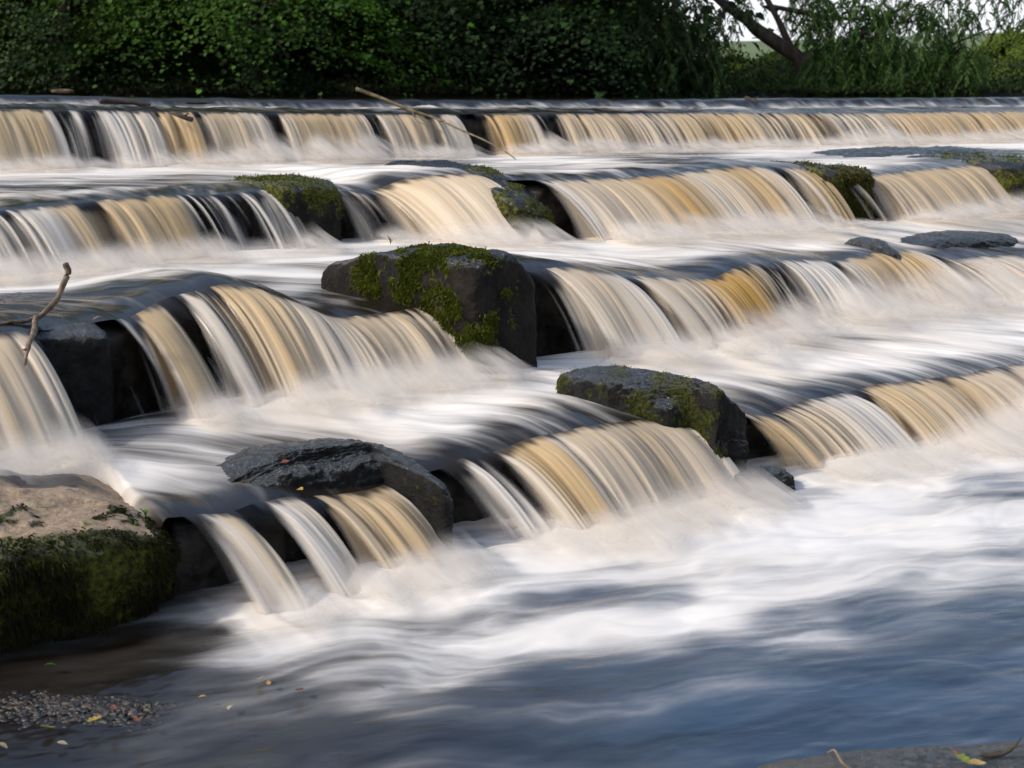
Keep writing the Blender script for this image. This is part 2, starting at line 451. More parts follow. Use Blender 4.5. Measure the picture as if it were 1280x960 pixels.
SPR = {'A': [(0, 1), (250, 1.2), (300, 1.9), (430, 1.9), (480, 1), (630, 1), (650, 1.8), (690, 1.6), (730, 1), (990, 1), (1020, 2), (1060, 1.8), (1100, 1), (1260, 1.5)],
       'B': [(0, 1.2), (400, 1.2), (700, 1.3), (860, 1.3), (900, 1.6), (960, 1.0), (985, .3), (1065, .3), (1085, 1), (1200, 1.3), (1300, 1.5)],
       'C': [(0, 1), (200, 1), (400, 1.3), (690, 1.0), (840, 1.4), (960, 1.9), (1100, 2.2), (1300, 2.2)],
       'D': [(0, .8), (480, .9), (600, 1), (830, 1.1), (870, .35), (930, .3), (975, .8), (1060, 1.1), (1150, 1.8), (1200, 3.0), (1260, 4.0), (1400, 4.0)]}


def curtain(r, s0, s1, ds, nv, seed, label, freq=1.0):
    S = np.arange(s0, s1, ds)
    t0, z0 = lip(r, S)
    t1 = np.maximum(foot(r, S + DRIFT[r]), t0 + GAP[r][0])
    d0, c, g = keys_at(r, S)
    d = np.clip(d0 + .12 * pn(S * 3.1 * freq, seed=seed + 50) * sst(.1, .4, d0), 0, 1)
    Vs, As, Us, Fs, off = [], [], [], [], 0
    nf = [0, 0]
    v = np.linspace(0, 1, nv)[None, :]
    sk = np.array(SPR[r], float)
    spr = np.interp(S, np.interp(sk[:, 0], *SL[r]['px']), sk[:, 1])[:, None]
    dsm = sst(.08, .75, smooth1(d0, max(3, int(.14 / ds))))[:, None]
    for layer in range(5):
        sd = seed + layer * 100
        s2 = S[:, None]
        if layer < 2:
            throw = (.70, 1.0)[layer] * (1 + .12 * pn(S * 1.9, seed=sd) + .07 * pn(S * 7 * freq, seed=sd + 9))[:, None]
            w = v ** .85
            dd0 = d[:, None]
            warp = s2 + .22 * pn(s2 * 1.25, seed=sd + 13) + .06 * pn(s2 * 5, seed=sd + 14) + .018 * pn(s2 * 3, v * 1.4, seed=sd + 1) * v
            n1 = pn(warp * 4.0 * freq, v * .3, seed=sd + 2)
            n2 = pn(warp * 10 * freq, v * .35, seed=sd + 3)
            n3 = pn(warp * 24 * freq, v * .5, seed=sd + 4)
            n4 = pn(warp * 55 * freq, v * .7, seed=sd + 5)
            hi = sst(.75, .97, dd0)
            n = .42 * n1 + .42 * n2 + (.34 - .16 * hi) * n3 + (.14 - .08 * hi) * n4
            dd = (d if layer else np.clip(d * .75 - .06, 0, 1))[:, None]
            hw = .17 + .15 * v + .28 * hi
            thr = .95 * (.5 - dd)
            a = sst(-hw, hw, n - thr) * sst(0.0, .12, dd)
            a = a * (.80 + .20 * sst(-.3, .3, n3 + .6 * n4) * (1 - .5 * hi) + .10 * hi)
            a = np.clip(a, 0, 1)
            if layer == 0:      # the thin even sheet behind the strands
                a = np.maximum(a * .6, sst(.34, .78, dd0) * np.clip(.74 + .34 * n1 + .22 * n2 + .08 * n3, 0, .95))
            v0 = (.07 + .09 * pn(S * 9 * freq, seed=sd + 6) + .08 * pn(S * 24 * freq, seed=sd + 7))[:, None] - .05 * a + .02
            film = (1 - sst(v0 + .0, v0 + .16, v)) * (1 if layer else 0)
            if layer == 0: v0 = v0 + .03
            film = film * sst(.03, .22, d)[:, None]
            up = (1 - sst(v0 - .05, v0 + .06, v))
            alpha = a * (1 - up * .9)
            mist = sst(.72, 1.02, v + .14 * pn(s2 * 2.5, seed=sd + 8)) * sst(.05, .5, dd)
            alpha = np.maximum(alpha, mist * .8)
            tan = np.clip((1.2 * c[:, None] + .14 + .20 * n2 + .12 * n3) * (1.12 - .34 * v), 0, 1) * (1 - .6 * mist)
            if layer == 0: tan = np.clip(tan * .8 + .35 * c[:, None], 0, 1)
            gold = np.clip(g[:, None] * (1 + .8 * n3), 0, 1) * (1 - .7 * mist)
            bul = (.030 * (a - .4) * sst(.03, .3, v) + .035 * n1 * v + .018 * n2 * sst(0, .3, v)) * (.6 + .4 / freq)
            T = (t1 - t0)[:, None] * throw
            Z = (z0 - LEV[r] + .06)[:, None]
            tt = t0[:, None] + T * w + bul
            zz = z0[:, None] - Z * (.22 * w + .78 * w ** 2) + bul * .4 - (0.012 if layer == 0 else 0)
            s3 = s2 + DRIFT[r] * w * (.72, 1.0)[layer]
        else:
            # drifting spray at the foot: three thin veils
            u = v
            q = layer - 2
            T = (t1 - t0)[:, None]
            hgt = (.07 + .04 * q + .045 * pn(s2 * 2.1, seed=sd) + .02 * pn(s2 * 6, seed=sd + 1)) * (.35 + .65 * dsm) * spr
            tt = t1[:, None] - .14 + .06 * q + (.36 + .10 * q) * spr ** .5 * u + .03 * pn(s2 * 4, u * 2, seed=sd + 2)
            zz = LEV[r] + .012 + .01 * q + hgt * (1 - u) ** 1.3 - .03 * sst(.7, 1, u)
            alpha = np.clip(sst(0, .55 / np.maximum(spr, 1) ** .8, u) * (1 - sst(.6, 1.0, u)) * dsm * (.46 + .45 * fbm(s2 * 3, u * 1.2, seed=sd + 3) + .35 * fbm(s2 * 13, u * .7, seed=sd + 4)), 0, .7)
            tan = np.clip(.02 + .08 * c[:, None] * (1 - u), 0, 1) + 0 * u; gold = 0 * alpha; film = 0 * alpha
            s3 = s2 + DRIFT[r]
        full = np.broadcast_to
        sh = alpha.shape
        P = W(full(s3, sh), full(tt, sh), full(zz, sh)).reshape(-1, 3)
        A = np.stack([full(x, sh).ravel() for x in (alpha, tan, gold, film)], -1)
        U = np.stack([full(s2, sh).ravel(), full(v * .5, sh).ravel() + layer * 3], -1)
        Fq = grid_faces(len(S), nv, 0)
        op = np.maximum(A[:, 0], A[:, 3])
        Fq = Fq[op[Fq].max(1) > .012]
        Vs.append(P); As.append(A); Us.append(U); Fs.append(Fq + off); off += len(P)
        nf[layer >= 2] += len(Fq)
    V = np.concatenate(Vs); Fq = np.concatenate(Fs); A = np.concatenate(As); U = np.concatenate(Us)
    used = np.unique(Fq); mp = np.zeros(len(V), np.int64); mp[used] = np.arange(len(used))
    o = mesh_obj('waterfall', V[used], mp[Fq], M_FALL, attrs={'foam': A[used]}, uv=U[used])
    o.data.materials.append(M_SPRAY)
    o.data.polygons.foreach_set('material_index', np.repeat([0, 1], nf).astype(np.int32))
    return setp(o, label, 'waterfall', 'tiers of the weir cascade', 'structure')


# ------------------------------------------------------------------ foam on the level water, read from the photo: (x, y, foam)
PTS = {
    'AB': (1.29, [(50, 220, .9), (150, 215, .9), (100, 235, .5), (200, 225, .4), (30, 250, .5), (180, 240, .65), (280, 200, .95), (350, 196, .95), (405, 205, .9),
                  (440, 200, .6), (500, 205, .5), (550, 210, .4), (350, 215, .85), (450, 222, .9), (400, 230, .75), (540, 200, .7), (650, 200, .95), (720, 191, .9),
                  (620, 210, .8), (700, 208, .8), (800, 200, .4), (850, 196, .5), (820, 210, .4), (760, 212, .7), (900, 203, .5), (960, 196, .8), (1010, 187, .95),
                  (1080, 205, .8), (1150, 200, .7), (1030, 190, .8), (1270, 181, .95), (1200, 203, .4), (1250, 195, .3), (120, 225, .75), (250, 230, .5), (580, 213, .6)]),
    'BC': (.85, [(50, 360, .85), (150, 350, .9), (250, 340, .9), (330, 322, .9), (400, 312, .85), (350, 350, .6), (300, 345, .5), (420, 350, .35), (480, 350, .35),
                 (400, 380, .25), (520, 360, .3), (100, 380, .4), (20, 385, .3), (620, 322, .9), (700, 322, .85), (800, 315, .9), (760, 335, .4), (850, 330, .35),
                 (800, 345, .25), (900, 312, .95), (1000, 298, .95), (950, 320, .5), (1000, 310, .6), (1100, 296, .8), (1200, 280, .8), (1250, 290, .4), (1200, 305, .3),
                 (1050, 312, .5), (1000, 325, .3), (560, 340, .5), (370, 335, .75), (450, 335, .55), (860, 345, .2), (180, 365, .6), (1120, 310, .5)]),
    'CD': (.40, [(60, 590, .8), (150, 580, .75), (120, 600, .85), (250, 590, .55), (200, 560, .6), (300, 600, .3), (220, 620, .4), (380, 600, .25), (480, 600, .3),
                 (300, 525, .95), (400, 512, .95), (500, 495, .95), (600, 500, .95), (650, 480, .85), (550, 530, .95), (640, 530, .75), (700, 520, .7), (590, 560, .3),
                 (660, 545, .5), (480, 545, .8), (330, 545, .4), (780, 462, .85), (850, 453, .9), (950, 443, .95), (1050, 432, .95), (900, 480, .5), (960, 470, .7),
                 (1030, 470, .55), (930, 505, .25), (1000, 490, .25), (1100, 460, .7), (1150, 443, .95), (1250, 425, .95), (1040, 427, .75), (1200, 402, .95), (740, 517, .7),
                 (800, 520, .6), (170, 530, .5), (110, 550, .45), (560, 575, .15), (1250, 445, .95), (230, 640, .2), (400, 610, .3)]),
    'P': (0.0, [(40, 860, .03), (100, 850, .05), (200, 820, .04), (240, 795, .3), (330, 788, .75), (420, 775, .8), (500, 755, .88), (560, 735, .85), (620, 722, .7), (700, 742, .35), (640, 780, .6),
                (560, 840, .6), (480, 800, .5), (420, 840, .4), (330, 830, .5), (280, 850, .22), (180, 850, .0), (380, 880, .16), (500, 880, .3), (600, 870, .15), (700, 700, .9), (800, 680, .95),
                (900, 640, .92), (1000, 640, .85), (1100, 610, .88), (1200, 580, .92), (1280, 560, .95), (1000, 690, .9), (1150, 670, .85), (1280, 640, .7), (1250, 612, .35),
                (800, 720, .6), (850, 745, .35), (750, 735, .3), (900, 740, .75), (700, 790, .85), (800, 790, .75), (880, 770, .85), (1000, 730, .7), (1150, 720, .55), (1280, 700, .45),
                (1000, 780, .35), (1100, 770, .2), (1250, 760, .1), (900, 820, .2), (800, 840, .12), (700, 850, .12), (600, 920, .08), (750, 920, .12), (900, 900, .03), (1100, 880, .02),
                (1250, 850, .02), (1250, 940, .02), (1000, 940, .02), (200, 940, .16), (100, 930, .03), (300, 930, .12), (430, 930, .1), (0, 800, 0.0), (150, 800, .0), (950, 620, .3), (1000, 612, .6), (590, 690, .5)])}


def foam_field(key, s, t):
    h, L = PTS[key]
    Q = np.array([un_h(x, y, h) for x, y, _ in L])
    val = np.array([p[2] for p in L])
    num = np.zeros(s.shape); den = np.zeros(s.shape)
    for (qs, qt, _), w in zip(Q, val):
        d2 = ((s - qs) * 1.0) ** 2 + ((t - qt) * 1.25) ** 2 + .012
        k = d2 ** -2.0
        num += k * w; den += k
    return num / den


def level_water(name, key, r_up, r_dn, s0, s1, ds, nt, seed, label):
    """tread between the foot of the tier above and the lip of the tier below"""
    S = np.arange(s0, s1, ds)
    u = (np.linspace(0, 1, nt) ** .9)[None]
    tf = foot(r_up, S) - .35
    zf = LEV[r_up]
    tl, zl = lip(r_dn, S)
    tt = tf[:, None] + (tl - tf)[:, None] * u
    s2 = np.broadcast_to(S[:, None], tt.shape)
    d = foam_field(key, s2, tt)
    back = tl[:, None] - tt
    L = (tl - tf)[:, None]
    q = s2 + 1.0 * back ** 2 / L                      # the current slants along the step, then turns over the lip
    wq = q + .16 * pn(s2 * 1.3, tt * 1.3, seed=seed + 3)
    n = fbm(wq * 3.2, back * .9, seed=seed, o=5)
    n2 = pn(wq * 13, back * 1.2, seed=seed + 7)
    n3 = pn(wq * 30, back * 1.6, seed=seed + 8)
    near_lip = 1 - sst(.05, .34, back)
    dist = tt - foot(r_up, S)[:, None]
    mist = np.exp(-np.clip(dist, 0, 9) / .25)
    dens = sst(.08, .7, smooth1(keys_at(r_up, S - DRIFT[r_up])[0], max(3, int(.12 / ds))))[:, None]
    near2 = 1 - sst(.02, .55, back)
    d = (d - .14) * (1 - .5 * near2) + .30 * mist * dens
    f = sst(.14, .92, d + .40 * n + .12 * n2 + .06 * n3)
    f = f * (1 - .62 * near_lip * sst(-.5, .25, -n2 - .5 * n3))
    tan = np.clip(.10 + .35 * mist * dens + .2 * pn(wq * 2, tt * 1.2, seed=seed + 9), 0, 1)
    edge = sst(0, .10, u) * sst(.0, .35, back)
    bz = (.030 * fbm(wq * 2.2, tt * 1.1, seed=seed + 4) + .008 * pn(wq * 9, tt * 2.0, seed=seed + 5)) * edge
    bz = bz + (.012 + .012 * pn(s2 * 2.6, seed=seed + 6)) * mist * dens * edge
    base = zf + (zl[:, None] + .03 - zf) * sst(.1, .9, u)
    x = np.clip(.30 - back, 0, .3)
    zz = base + bz - .03 * (x / .3) ** 2 
    zz = zz - .3 * SINK(s2, tt) * (key == 'CD')
    P = W(s2, tt, zz).reshape(-1, 3)
    A = np.stack([f.ravel(), tan.ravel(), 0 * f.ravel(), 0 * f.ravel() + 1], -1)
    U = np.stack([wq.ravel(), tt.ravel()], -1)
    o = mesh_obj(name, P, grid_faces(len(S), nt), M_TREAD, attrs={'foam': A}, uv=U)
    return setp(o, label, 'water', None, 'structure')


def SINK(s, t):    # the water ends against the tan boulder at the left
    return sst(1.9, 1.78, s) * sst(-6.0, -5.85, t)


# ---- crest: from the still river over the sill to the first lip
def crest():
    S = np.arange(-3, 24, .02); nt = 170
    tl, zl = lip('A', S)
    u = np.linspace(0, 1, nt)[None]
    t_s = -15.7 + .05 * pn(S * 1.1, seed=71) + .04 * pn(S * 4, seed=72)
    t_a = np.full_like(S, -16.6)
    tt = t_a[:, None] + (tl - t_a)[:, None] * u
    s2 = np.broadcast_to(S[:, None], tt.shape)
    rise = np.clip(smooth1(zl, 120) - 1.725, 0, .1)[:, None]
    sill = 1.865 + rise * .9
    x = (tt - t_s[:, None])
    low = zl[:, None] + .035
    prof = sill + (low - sill) * sst(-.05, .30, x)
    k = sst(.3, (tl - t_s)[:, None], x)
    prof = prof + (zl[:, None] - low) * k
    act = sst(0.05, .5, x) * (1 - sst(.75, .99, u))
    n = fbm(s2 * 1.8, tt * 1.1, o=5, seed=75)
    zz = prof + (.05 * n + .03 * fbm(s2 * 1.1 + tt, tt * 1.4, o=3, seed=80)) * act + .018 * pn(s2 * 3.0, tt * .6, seed=73) * sst(-.6, -.05, x) * (1 - sst(.1, .3, x))
    band = np.exp(-((x - .45) / .28) ** 2)
    f = sst(.25, .8, .30 + .5 * band + .50 * n + .15 * pn(s2 * 8, tt * 2, seed=76)) * sst(.05, .3, x)
    f = f * (1 - .75 * sst(.62, .85, u)) * .85 * (.35 + .65 * sst(-.35, .3, fbm(s2 * .9 - tt * .5, tt * .8, o=3, seed=79)))
    lipf = sst(.05, .16, x) * (1 - sst(.2, .4, x)) * sst(-.1, .6, .7 * pn(s2 * 1.7, seed=78) + .5 * pn(s2 * 4.7, seed=77) + .35 * pn(s2 * 12, seed=74))
    f = np.maximum(f, .55 * lipf)
    tan = np.clip(.1 + .1 * n, 0, 1)
    P = W(s2, tt, zz).reshape(-1, 3)
    A = np.stack([f.ravel(), tan.ravel(), 0 * f.ravel(), 0 * f.ravel() + 1], -1)
    o = mesh_obj('crest_water', P, grid_faces(len(S), nt), M_TREAD, attrs={'foam': A}, uv=np.stack([s2.ravel(), tt.ravel()], -1))
    setp(o, 'dark rippled water sliding over the top sill of the weir', 'water', None, 'structure')


crest()
curtain('A', 1.0, 20, .010, 46, 11, 'topmost and farthest tier of the cascade, a long band of thin tan strands', freq=.85)
curtain('B', .6, 15.5, .008, 56, 21, 'second tier from the top, wide cream curtains between mossy blocks', freq=.9)
curtain('C', -.2, 12.5, .006, 66, 31, 'third tier from the top, with a gold patch right of centre', freq=1.0)
curtain('D', .4, 11.5, .005, 72, 41, 'lowest tier of the cascade, falling into the bottom pool', freq=1.0)
level_water('step_water', 'AB', 'A', 'B', .2, 18, .016, 130, 51, 'white foaming water on the step under the topmost tier')
level_water('step_water', 'BC', 'B', 'C', -.3, 14, .012, 130, 52, 'foam and dark slick water on the step around the big mossy block')
level_water('step_water', 'CD', 'C', 'D', -.5, 12.5, .010, 130, 53, 'foaming water on the lowest step behind the last fall')


def pool():
    # denser near the camera's view, coarse far away
    s = np.concatenate([np.linspace(-12, -.4, 60), np.arange(-.4, 9.5, .014), np.linspace(9.5, 26, 120)[1:]])
    t = np.concatenate([np.arange(-5.9, -2.0, .014), np.linspace(-2.0, 12, 100)[1:]])
    s2, tt = np.meshgrid(s, t, indexing='ij')
    d = foam_field('P', s2, tt)
    d = (d + .02) * (1 - sst(-2.4, -1.2, tt))
    wx = .35 * fbm(s2 * 1.1, tt * 1.6, seed=91, o=3); wy = .22 * fbm(s2 * 1.2, tt * 1.7, seed=92, o=3)
    an = math.radians(20)                       # the outflow drifts to the right, a little away from the weir
    fx = s2 * math.cos(an) + tt * math.sin(an); fy = -s2 * math.sin(an) + tt * math.cos(an)
    n = fbm(fx * .75 + wx * 1.2, (fy + wy) * 4.2, seed=93, o=5)
    n2 = fbm(fx * 1.5 + wx * 2, (fy + wy * .8) * 17, seed=94, o=4)
    amp = .17 + .55 * d * (1 - d) * 1.8
    f = .25 * np.clip(d + .5 * n * amp, 0, 1) + .75 * sst(.14, .98, d + n * amp + n2 * amp * .45)
    dist = tt - np.interp(s2, SS, SL['D']['t1'])
    dens = np.clip(keys_at('D', s)[0] * 1.4, 0, 1)[:, None]
    mist = np.exp(-(dist / .30) ** 2) * dens
    f = np.clip(f + .45 * mist, 0, 1)
    boil = np.exp(-np.clip(dist, 0, 9) / .8)
    zz = (.034 * fbm(s2 * .9 + wx, tt * 2.2 + wy, seed=95, o=4) * (.35 + .65 * sst(.1, .7, d)) +
            .008 * fbm(s2 * 2.5 + wx * 3, tt * 9, seed=96, o=3) * (.5 + .5 * d))
    zz = zz + .002 * fbm(fx * 2.2 + wx, (fy + wy) * 15, seed=102, o=4) + .014 * mist + .02 * boil * pn(s2 * 3, tt * 3, seed=97)
    tan = np.clip(.04 + .28 * mist + .16 * fbm(s2 * 1.2, tt * 2.5, seed=98, o=3) * sst(.4, .9, d), 0, 1)
    gb = np.exp(-((s2 - 1.27) / .45) ** 2 - ((tt + 4.42) / .22) ** 2)
    zz = zz + .006 * gb * (pn(s2 * 20, tt * 26, seed=99) + .6 * pn(s2 * 45, tt * 50, seed=100))
    f = f * (1 - .6 * gb)
    sky_refl = np.clip(sst(1.6, 3.4, s2 + .9 * wx + .35 * (tt + 4)) * (.72 + .5 * n) + .12 * n2, 0, 1)  # painted sky reflection: blue base colour grows towards the right
    A = np.stack([f.ravel(), tan.ravel(), 0 * f.ravel(), sky_refl.ravel()], -1)
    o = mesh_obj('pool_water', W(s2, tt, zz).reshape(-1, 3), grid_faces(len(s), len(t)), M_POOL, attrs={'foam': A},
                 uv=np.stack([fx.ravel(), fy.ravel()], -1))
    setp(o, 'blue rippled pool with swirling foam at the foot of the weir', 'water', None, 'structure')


pool()


def river():
    s = np.linspace(-45, 70, 60); t = np.linspace(-75, -16.4, 60)
    s2, tt = np.meshgrid(s, t, indexing='ij')
    zz = 1.862 + 0 * s2
    A = np.zeros((s2.size, 4)); A[:, 3] = 1
    o = mesh_obj('river_water', W(s2, tt, zz).reshape(-1, 3), grid_faces(60, 60), M_RIVER, attrs={'foam': A}, uv=np.stack([s2.ravel(), tt.ravel()], -1))
    setp(o, 'still dark river held back above the weir', 'water', None, 'structure')


river()


# ------------------------------------------------------------------ stone ledges under the water
def ledge(r, r_up, s0, s1, ds, seed, label):
    S = np.arange(s0, s1, ds)
    t0, z0 = lip(r, S)
    joint = np.abs(((S + .13 * pn(S * .9, seed=seed)) / .62) % 1 - .5)
    jn = (1 - sst(.0, .05, .5 - joint)) 
    blk = np.floor((S + .13 * pn(S * .9, seed=seed)) / .62)
    off = .06 * pn(blk * 1.7 + .5, seed=seed + 1)
    zb = LEV[r] - .35
    prof = []   # (t, z) columns
    tback = (foot(r_up, S) - .8) if r_up else t0 - 2.6
    ztop = z0 - .045
    zr = LEV[r_up] - .06 if r_up else z0 + .05
    for k in np.linspace(0, 1, 14):
        prof.append((tback + (t0 - .10 - tback) * k, zr + (ztop - zr) * k))
    for k in np.linspace(0, 1, 5)[1:]:
        a = k * math.pi / 2
        prof.append((t0 - .10 + .085 * math.sin(a) + off * .5, ztop - .085 * (1 - math.cos(a))))
    for k in np.linspace(0, 1, 26)[1:]:
        prof.append((t0 - .015 + off * .5 - .03 * k, ztop - .085 + (zb - ztop + .085) * k))
    T = np.stack([p[0] for p in prof], 1); Z = np.stack([p[1] + 0 * S for p in prof], 1)
    s2 = np.broadcast_to(S[:, None], T.shape)
    m = np.zeros(T.shape); m[:, 14:] = 1
    if r == 'D':
        Z = Z - .5 * sst(1.95, 1.85, s2)
    T = T + m * (.06 * fbm(s2 * 5, Z * 6, seed=seed + 2) - .03 * jn[:, None])
    rk = np.zeros((T.size, 4)); rk[:, 0] = (np.clip(fbm(s2 * 3, Z * 4, seed=seed + 5) * .5 + .02, 0, 1) * m * .7).ravel()
    o = mesh_obj('stone_ledge', W(s2, T, Z).reshape(-1, 3), grid_faces(len(S), T.shape[1]), M_LEDGE, attrs={'rk': rk})
    setp(o, label, 'stone ledge', 'stone ledges of the weir')


ledge('A', None, .5, 22, .025, 201, 'dark stone ledge behind the thin strands of the topmost tier')
ledge('B', 'A', .2, 18, .022, 202, 'dark wet stone ledge behind the second tier from the top')
ledge('C', 'B', -.4, 14, .02, 203, 'dark wet stone ledge behind the third tier, below the big mossy block')
ledge('D', 'C', -.5, 13, .016, 204, 'near black stone ledge showing through the lowest tier')


# ------------------------------------------------------------------ rocks
def cube_sphere(n):
    g = np.tan(np.linspace(-1, 1, n) * math.pi / 4)
    a, b = np.meshgrid(g, g, indexing='ij')
    Vs, Fs, off = [], [], 0
    one = np.ones_like(a)
    for ax in range(3):
        for sg in (-1, 1):
            P = [None] * 3
            P[ax] = one * sg; P[(ax + 1) % 3] = a * sg; P[(ax + 2) % 3] = b
            Vs.append(np.stack(P, -1).reshape(-1, 3)); Fs.append(grid_faces(n, n, off)); off += n * n
    V = np.concatenate(Vs); Fq = np.concatenate(Fs)
    key = np.round(V * 1e5).astype(np.int64)
    _, idx, inv = np.unique(key, axis=0, return_index=True, return_inverse=True)
    inv = np.asarray(inv).reshape(-1)
    return V[idx], inv[Fq]


CS = {}


def tufts(V, Nn, wgt, n, ln, seed, name, parent, droop=.3, cols=((.035, .05, .008), (.12, .125, .015)), wid=.22):
    """many short moss shoots standing on a rock"""
    rg = np.random.default_rng(seed)
    p = np.clip(wgt, 0, None); p = p / p.sum()
    i = rg.choice(len(V), n, p=p)
    base = V[i] + rg.normal(0, .006, (n, 3))
    base -= Nn[i] * .003
    L = ln * rg.uniform(.4, 1.3, n)[:, None]
    d = Nn[i] + rg.normal(0, .55, (n, 3)); d[:, 2] += .15 - droop * rg.uniform(.5, 1.5, n)
    d /= np.linalg.norm(d, axis=1)[:, None]
    sd = np.cross(d, rg.normal(0, 1, (n, 3))); sd /= np.linalg.norm(sd, axis=1)[:, None] + 1e-9
    wd = L * wid
    tip = base + d * L; tip[:, 2] -= (droop * L[:, 0] * .5)
    mid = base + d * L * .55
    P = np.stack([base - sd * wd * .5, base + sd * wd * .5, mid + sd * wd * .6, tip, mid - sd * wd * .6], 1).reshape(-1, 3)
    Fc = np.arange(n * 5).reshape(n, 5)
    k = np.clip(rg.beta(1.6, 2.2, n) + .35 * pn(base[:, 0] * 9, base[:, 1] * 9, base[:, 2] * 9, seed=seed), 0, 1)[:, None]
    c = np.array(cols[0]) * (1 - k) + np.array(cols[1]) * k
    return mesh_obj(name, P, Fc, M_MOSS, parent, attrs={'lc': np.repeat(c, 5, 0)}, smooth=False)


def rock(name, s, t, z, label, cat='rock', group=None, n=56, k=5.0, amp=.06, nf=2.2, yaw=0, mat=None, seed=0, warp=None,
         mossf=None, dryf=None, blotchf=None, ntuft=0, tl=.02, droop=.3, grain=0.0, cols=None, clump=0.0):
    """rounded, weathered block spanning s, t, z ranges in the weir's frame"""
    if n not in CS: CS[n] = cube_sphere(n)
    V, Fq = CS[n]
    q = V / ((np.abs(V) ** k).sum(1) ** (1 / k))[:, None]
    c = np.array([(s[0] + s[1]) / 2, (t[0] + t[1]) / 2, (z[0] + z[1]) / 2])
    h = np.array([(s[1] - s[0]) / 2, (t[1] - t[0]) / 2, (z[1] - z[0]) / 2])
    P = q * h
    if yaw:
        a = math.radians(yaw); R = np.array([[math.cos(a), -math.sin(a), 0], [math.sin(a), math.cos(a), 0], [0, 0, 1]])
        P = P @ R.T
    dirn = q / np.linalg.norm(q, axis=1)[:, None]
    X = P * nf
    dsp = fbm(X[:, 0], X[:, 1], X[:, 2], o=3, seed=seed) * amp + fbm(X[:, 0] * 4, X[:, 1] * 4, X[:, 2] * 4, o=4, seed=seed + 5) * amp * .28
    rid = 1 - np.abs(fbm(X[:, 0] * 2.2, X[:, 1] * 2.2, X[:, 2] * 2.2, o=3, seed=seed + 8))
    dsp += amp * .5 * (rid - .8)
    dsp += fbm(X[:, 0] * 14, X[:, 1] * 14, X[:, 2] * 14, o=3, seed=seed + 6) * amp * .09
    P = P + dirn * dsp[:, None]
    if grain: P = P + dirn * (grain * fbm(P[:, 0] * 26, P[:, 1] * 26, P[:, 2] * 26, o=3, seed=seed + 9))[:, None]
    if warp is not None: P = warp(P, q)
    w = W(P[:, 0] + c[0], P[:, 1] + c[1], P[:, 2] + c[2])
    base = W(c[0], c[1], z[0])
    # normals
    fa = w[Fq]; nrm = np.cross(fa[:, 2] - fa[:, 0], fa[:, 3] - fa[:, 1])
    vn = np.zeros_like(w)
    for j in range(4): np.add.at(vn, Fq[:, j], nrm)
    vn /= np.linalg.norm(vn, axis=1)[:, None] + 1e-12
    if (vn * (w - w.mean(0))).sum() < 0: vn = -vn; Fq = Fq[:, ::-1]
    rk = np.zeros((len(w), 4))
    if mossf: rk[:, 0] = np.clip(mossf(q, vn, w) , 0, 1)
    if dryf: rk[:, 1] = np.clip(dryf(q, vn, w), 0, 1)
    if blotchf: rk[:, 2] = np.clip(blotchf(q, vn, w), 0, 1)
    o = mesh_obj(name, w - base, Fq, mat or M_WET, attrs={'rk': rk})
    o.location = base
    setp(o, label, cat, group)
    if ntuft:
        wt = sst(.35, .75, rk[:, 0] + .25 * fbm(w[:, 0] * 12, w[:, 1] * 12, w[:, 2] * 12, seed=seed + 3))
        if clump: wt = wt * sst(-clump, clump, fbm(w[:, 0] * 4.5, w[:, 1] * 4.5, w[:, 2] * 3, o=4, seed=seed + 4) + .5 * (rk[:, 0] - .5))
        wt = wt * sst(-.9, -.2, vn @ np.array([0, 0, 1.0])) + 1e-9
        kw = dict(cols=cols) if cols else {}
        tufts(w - base, vn, wt, ntuft, tl, seed + 77, 'moss', o, droop, **kw)
    return o, w, vn


# tan boulder in the lower left corner with a hanging beard of moss
def w1(P, q):
    P = P.copy()
    top = sst(-.2, .8, q[:, 2])
    P[:, 2] += top * (.17 * sst(.7, -.5, q[:, 0]) * sst(.9, -.8, q[:, 1]) - .05 * sst(.3, 1, q[:, 0]) - .03 * sst(-.3, 1, q[:, 1]))
    P[:, 1] -= .10 * (1 - top) * (q[:, 1] > 0)
    return P


BEARD = ((.009, .007, .004), (.050, .046, .008))
r1, w_1, n_1 = rock('boulder', (-.2, 1.95), (-6.1, -5.0), (-.35, .46), 'tan dry-topped boulder in the lower left corner, its front bearded with dark moss', 'boulder',
     n=120, k=5, amp=.05, seed=301, warp=w1,
     mossf=lambda q, n, w: sst(.1, .45, q[:, 1] + .2 * fbm(w[:, 0] * 4, w[:, 1] * 4, seed=2)) * (1 - sst(.82, .97, n[:, 2] - .12 * fbm(w[:, 0] * 6, w[:, 1] * 6, seed=1)) * sst(.9, .6, q[:, 1])) * (.75 + .4 * fbm(w[:, 0] * 5, w[:, 1] * 5, w[:, 2] * 5, seed=8)),
     dryf=lambda q, n, w: sst(.35, .7, n[:, 2]) * sst(.2, .3, w[:, 2]),
     blotchf=lambda q, n, w: sst(.0, .3, fbm(w[:, 0] * 3.2, w[:, 1] * 3.2, seed=22) * .5 + .75 * np.exp(-((w[:, 0] + 1.95) / .24) ** 2 - ((w[:, 1] - 5.62) / .2) ** 2) - .22),  # darker blotches, one strong near the back of the top
     ntuft=60000, tl=.024, droop=1.0, cols=BEARD, clump=.35)

G8 = .006
# dark block at the left with driftwood on it
rock('block', (1.60, 2.22), (-8.3, -6.70), (.1, .885), 'square black wet block at the left edge with the forked stick on top', 'stone block', n=100, k=10, amp=.025, grain=G8, seed=302, mat=M_GLINT,
     mossf=lambda q, n, w: .12 * sst(.2, .6, n[:, 2]))
rock('stone', (2.62, 2.84), (-8.0, -7.32), (.2, .865), 'small black stone parting the water right of the square block', 'stone', n=50, k=6, amp=.03, seed=303)


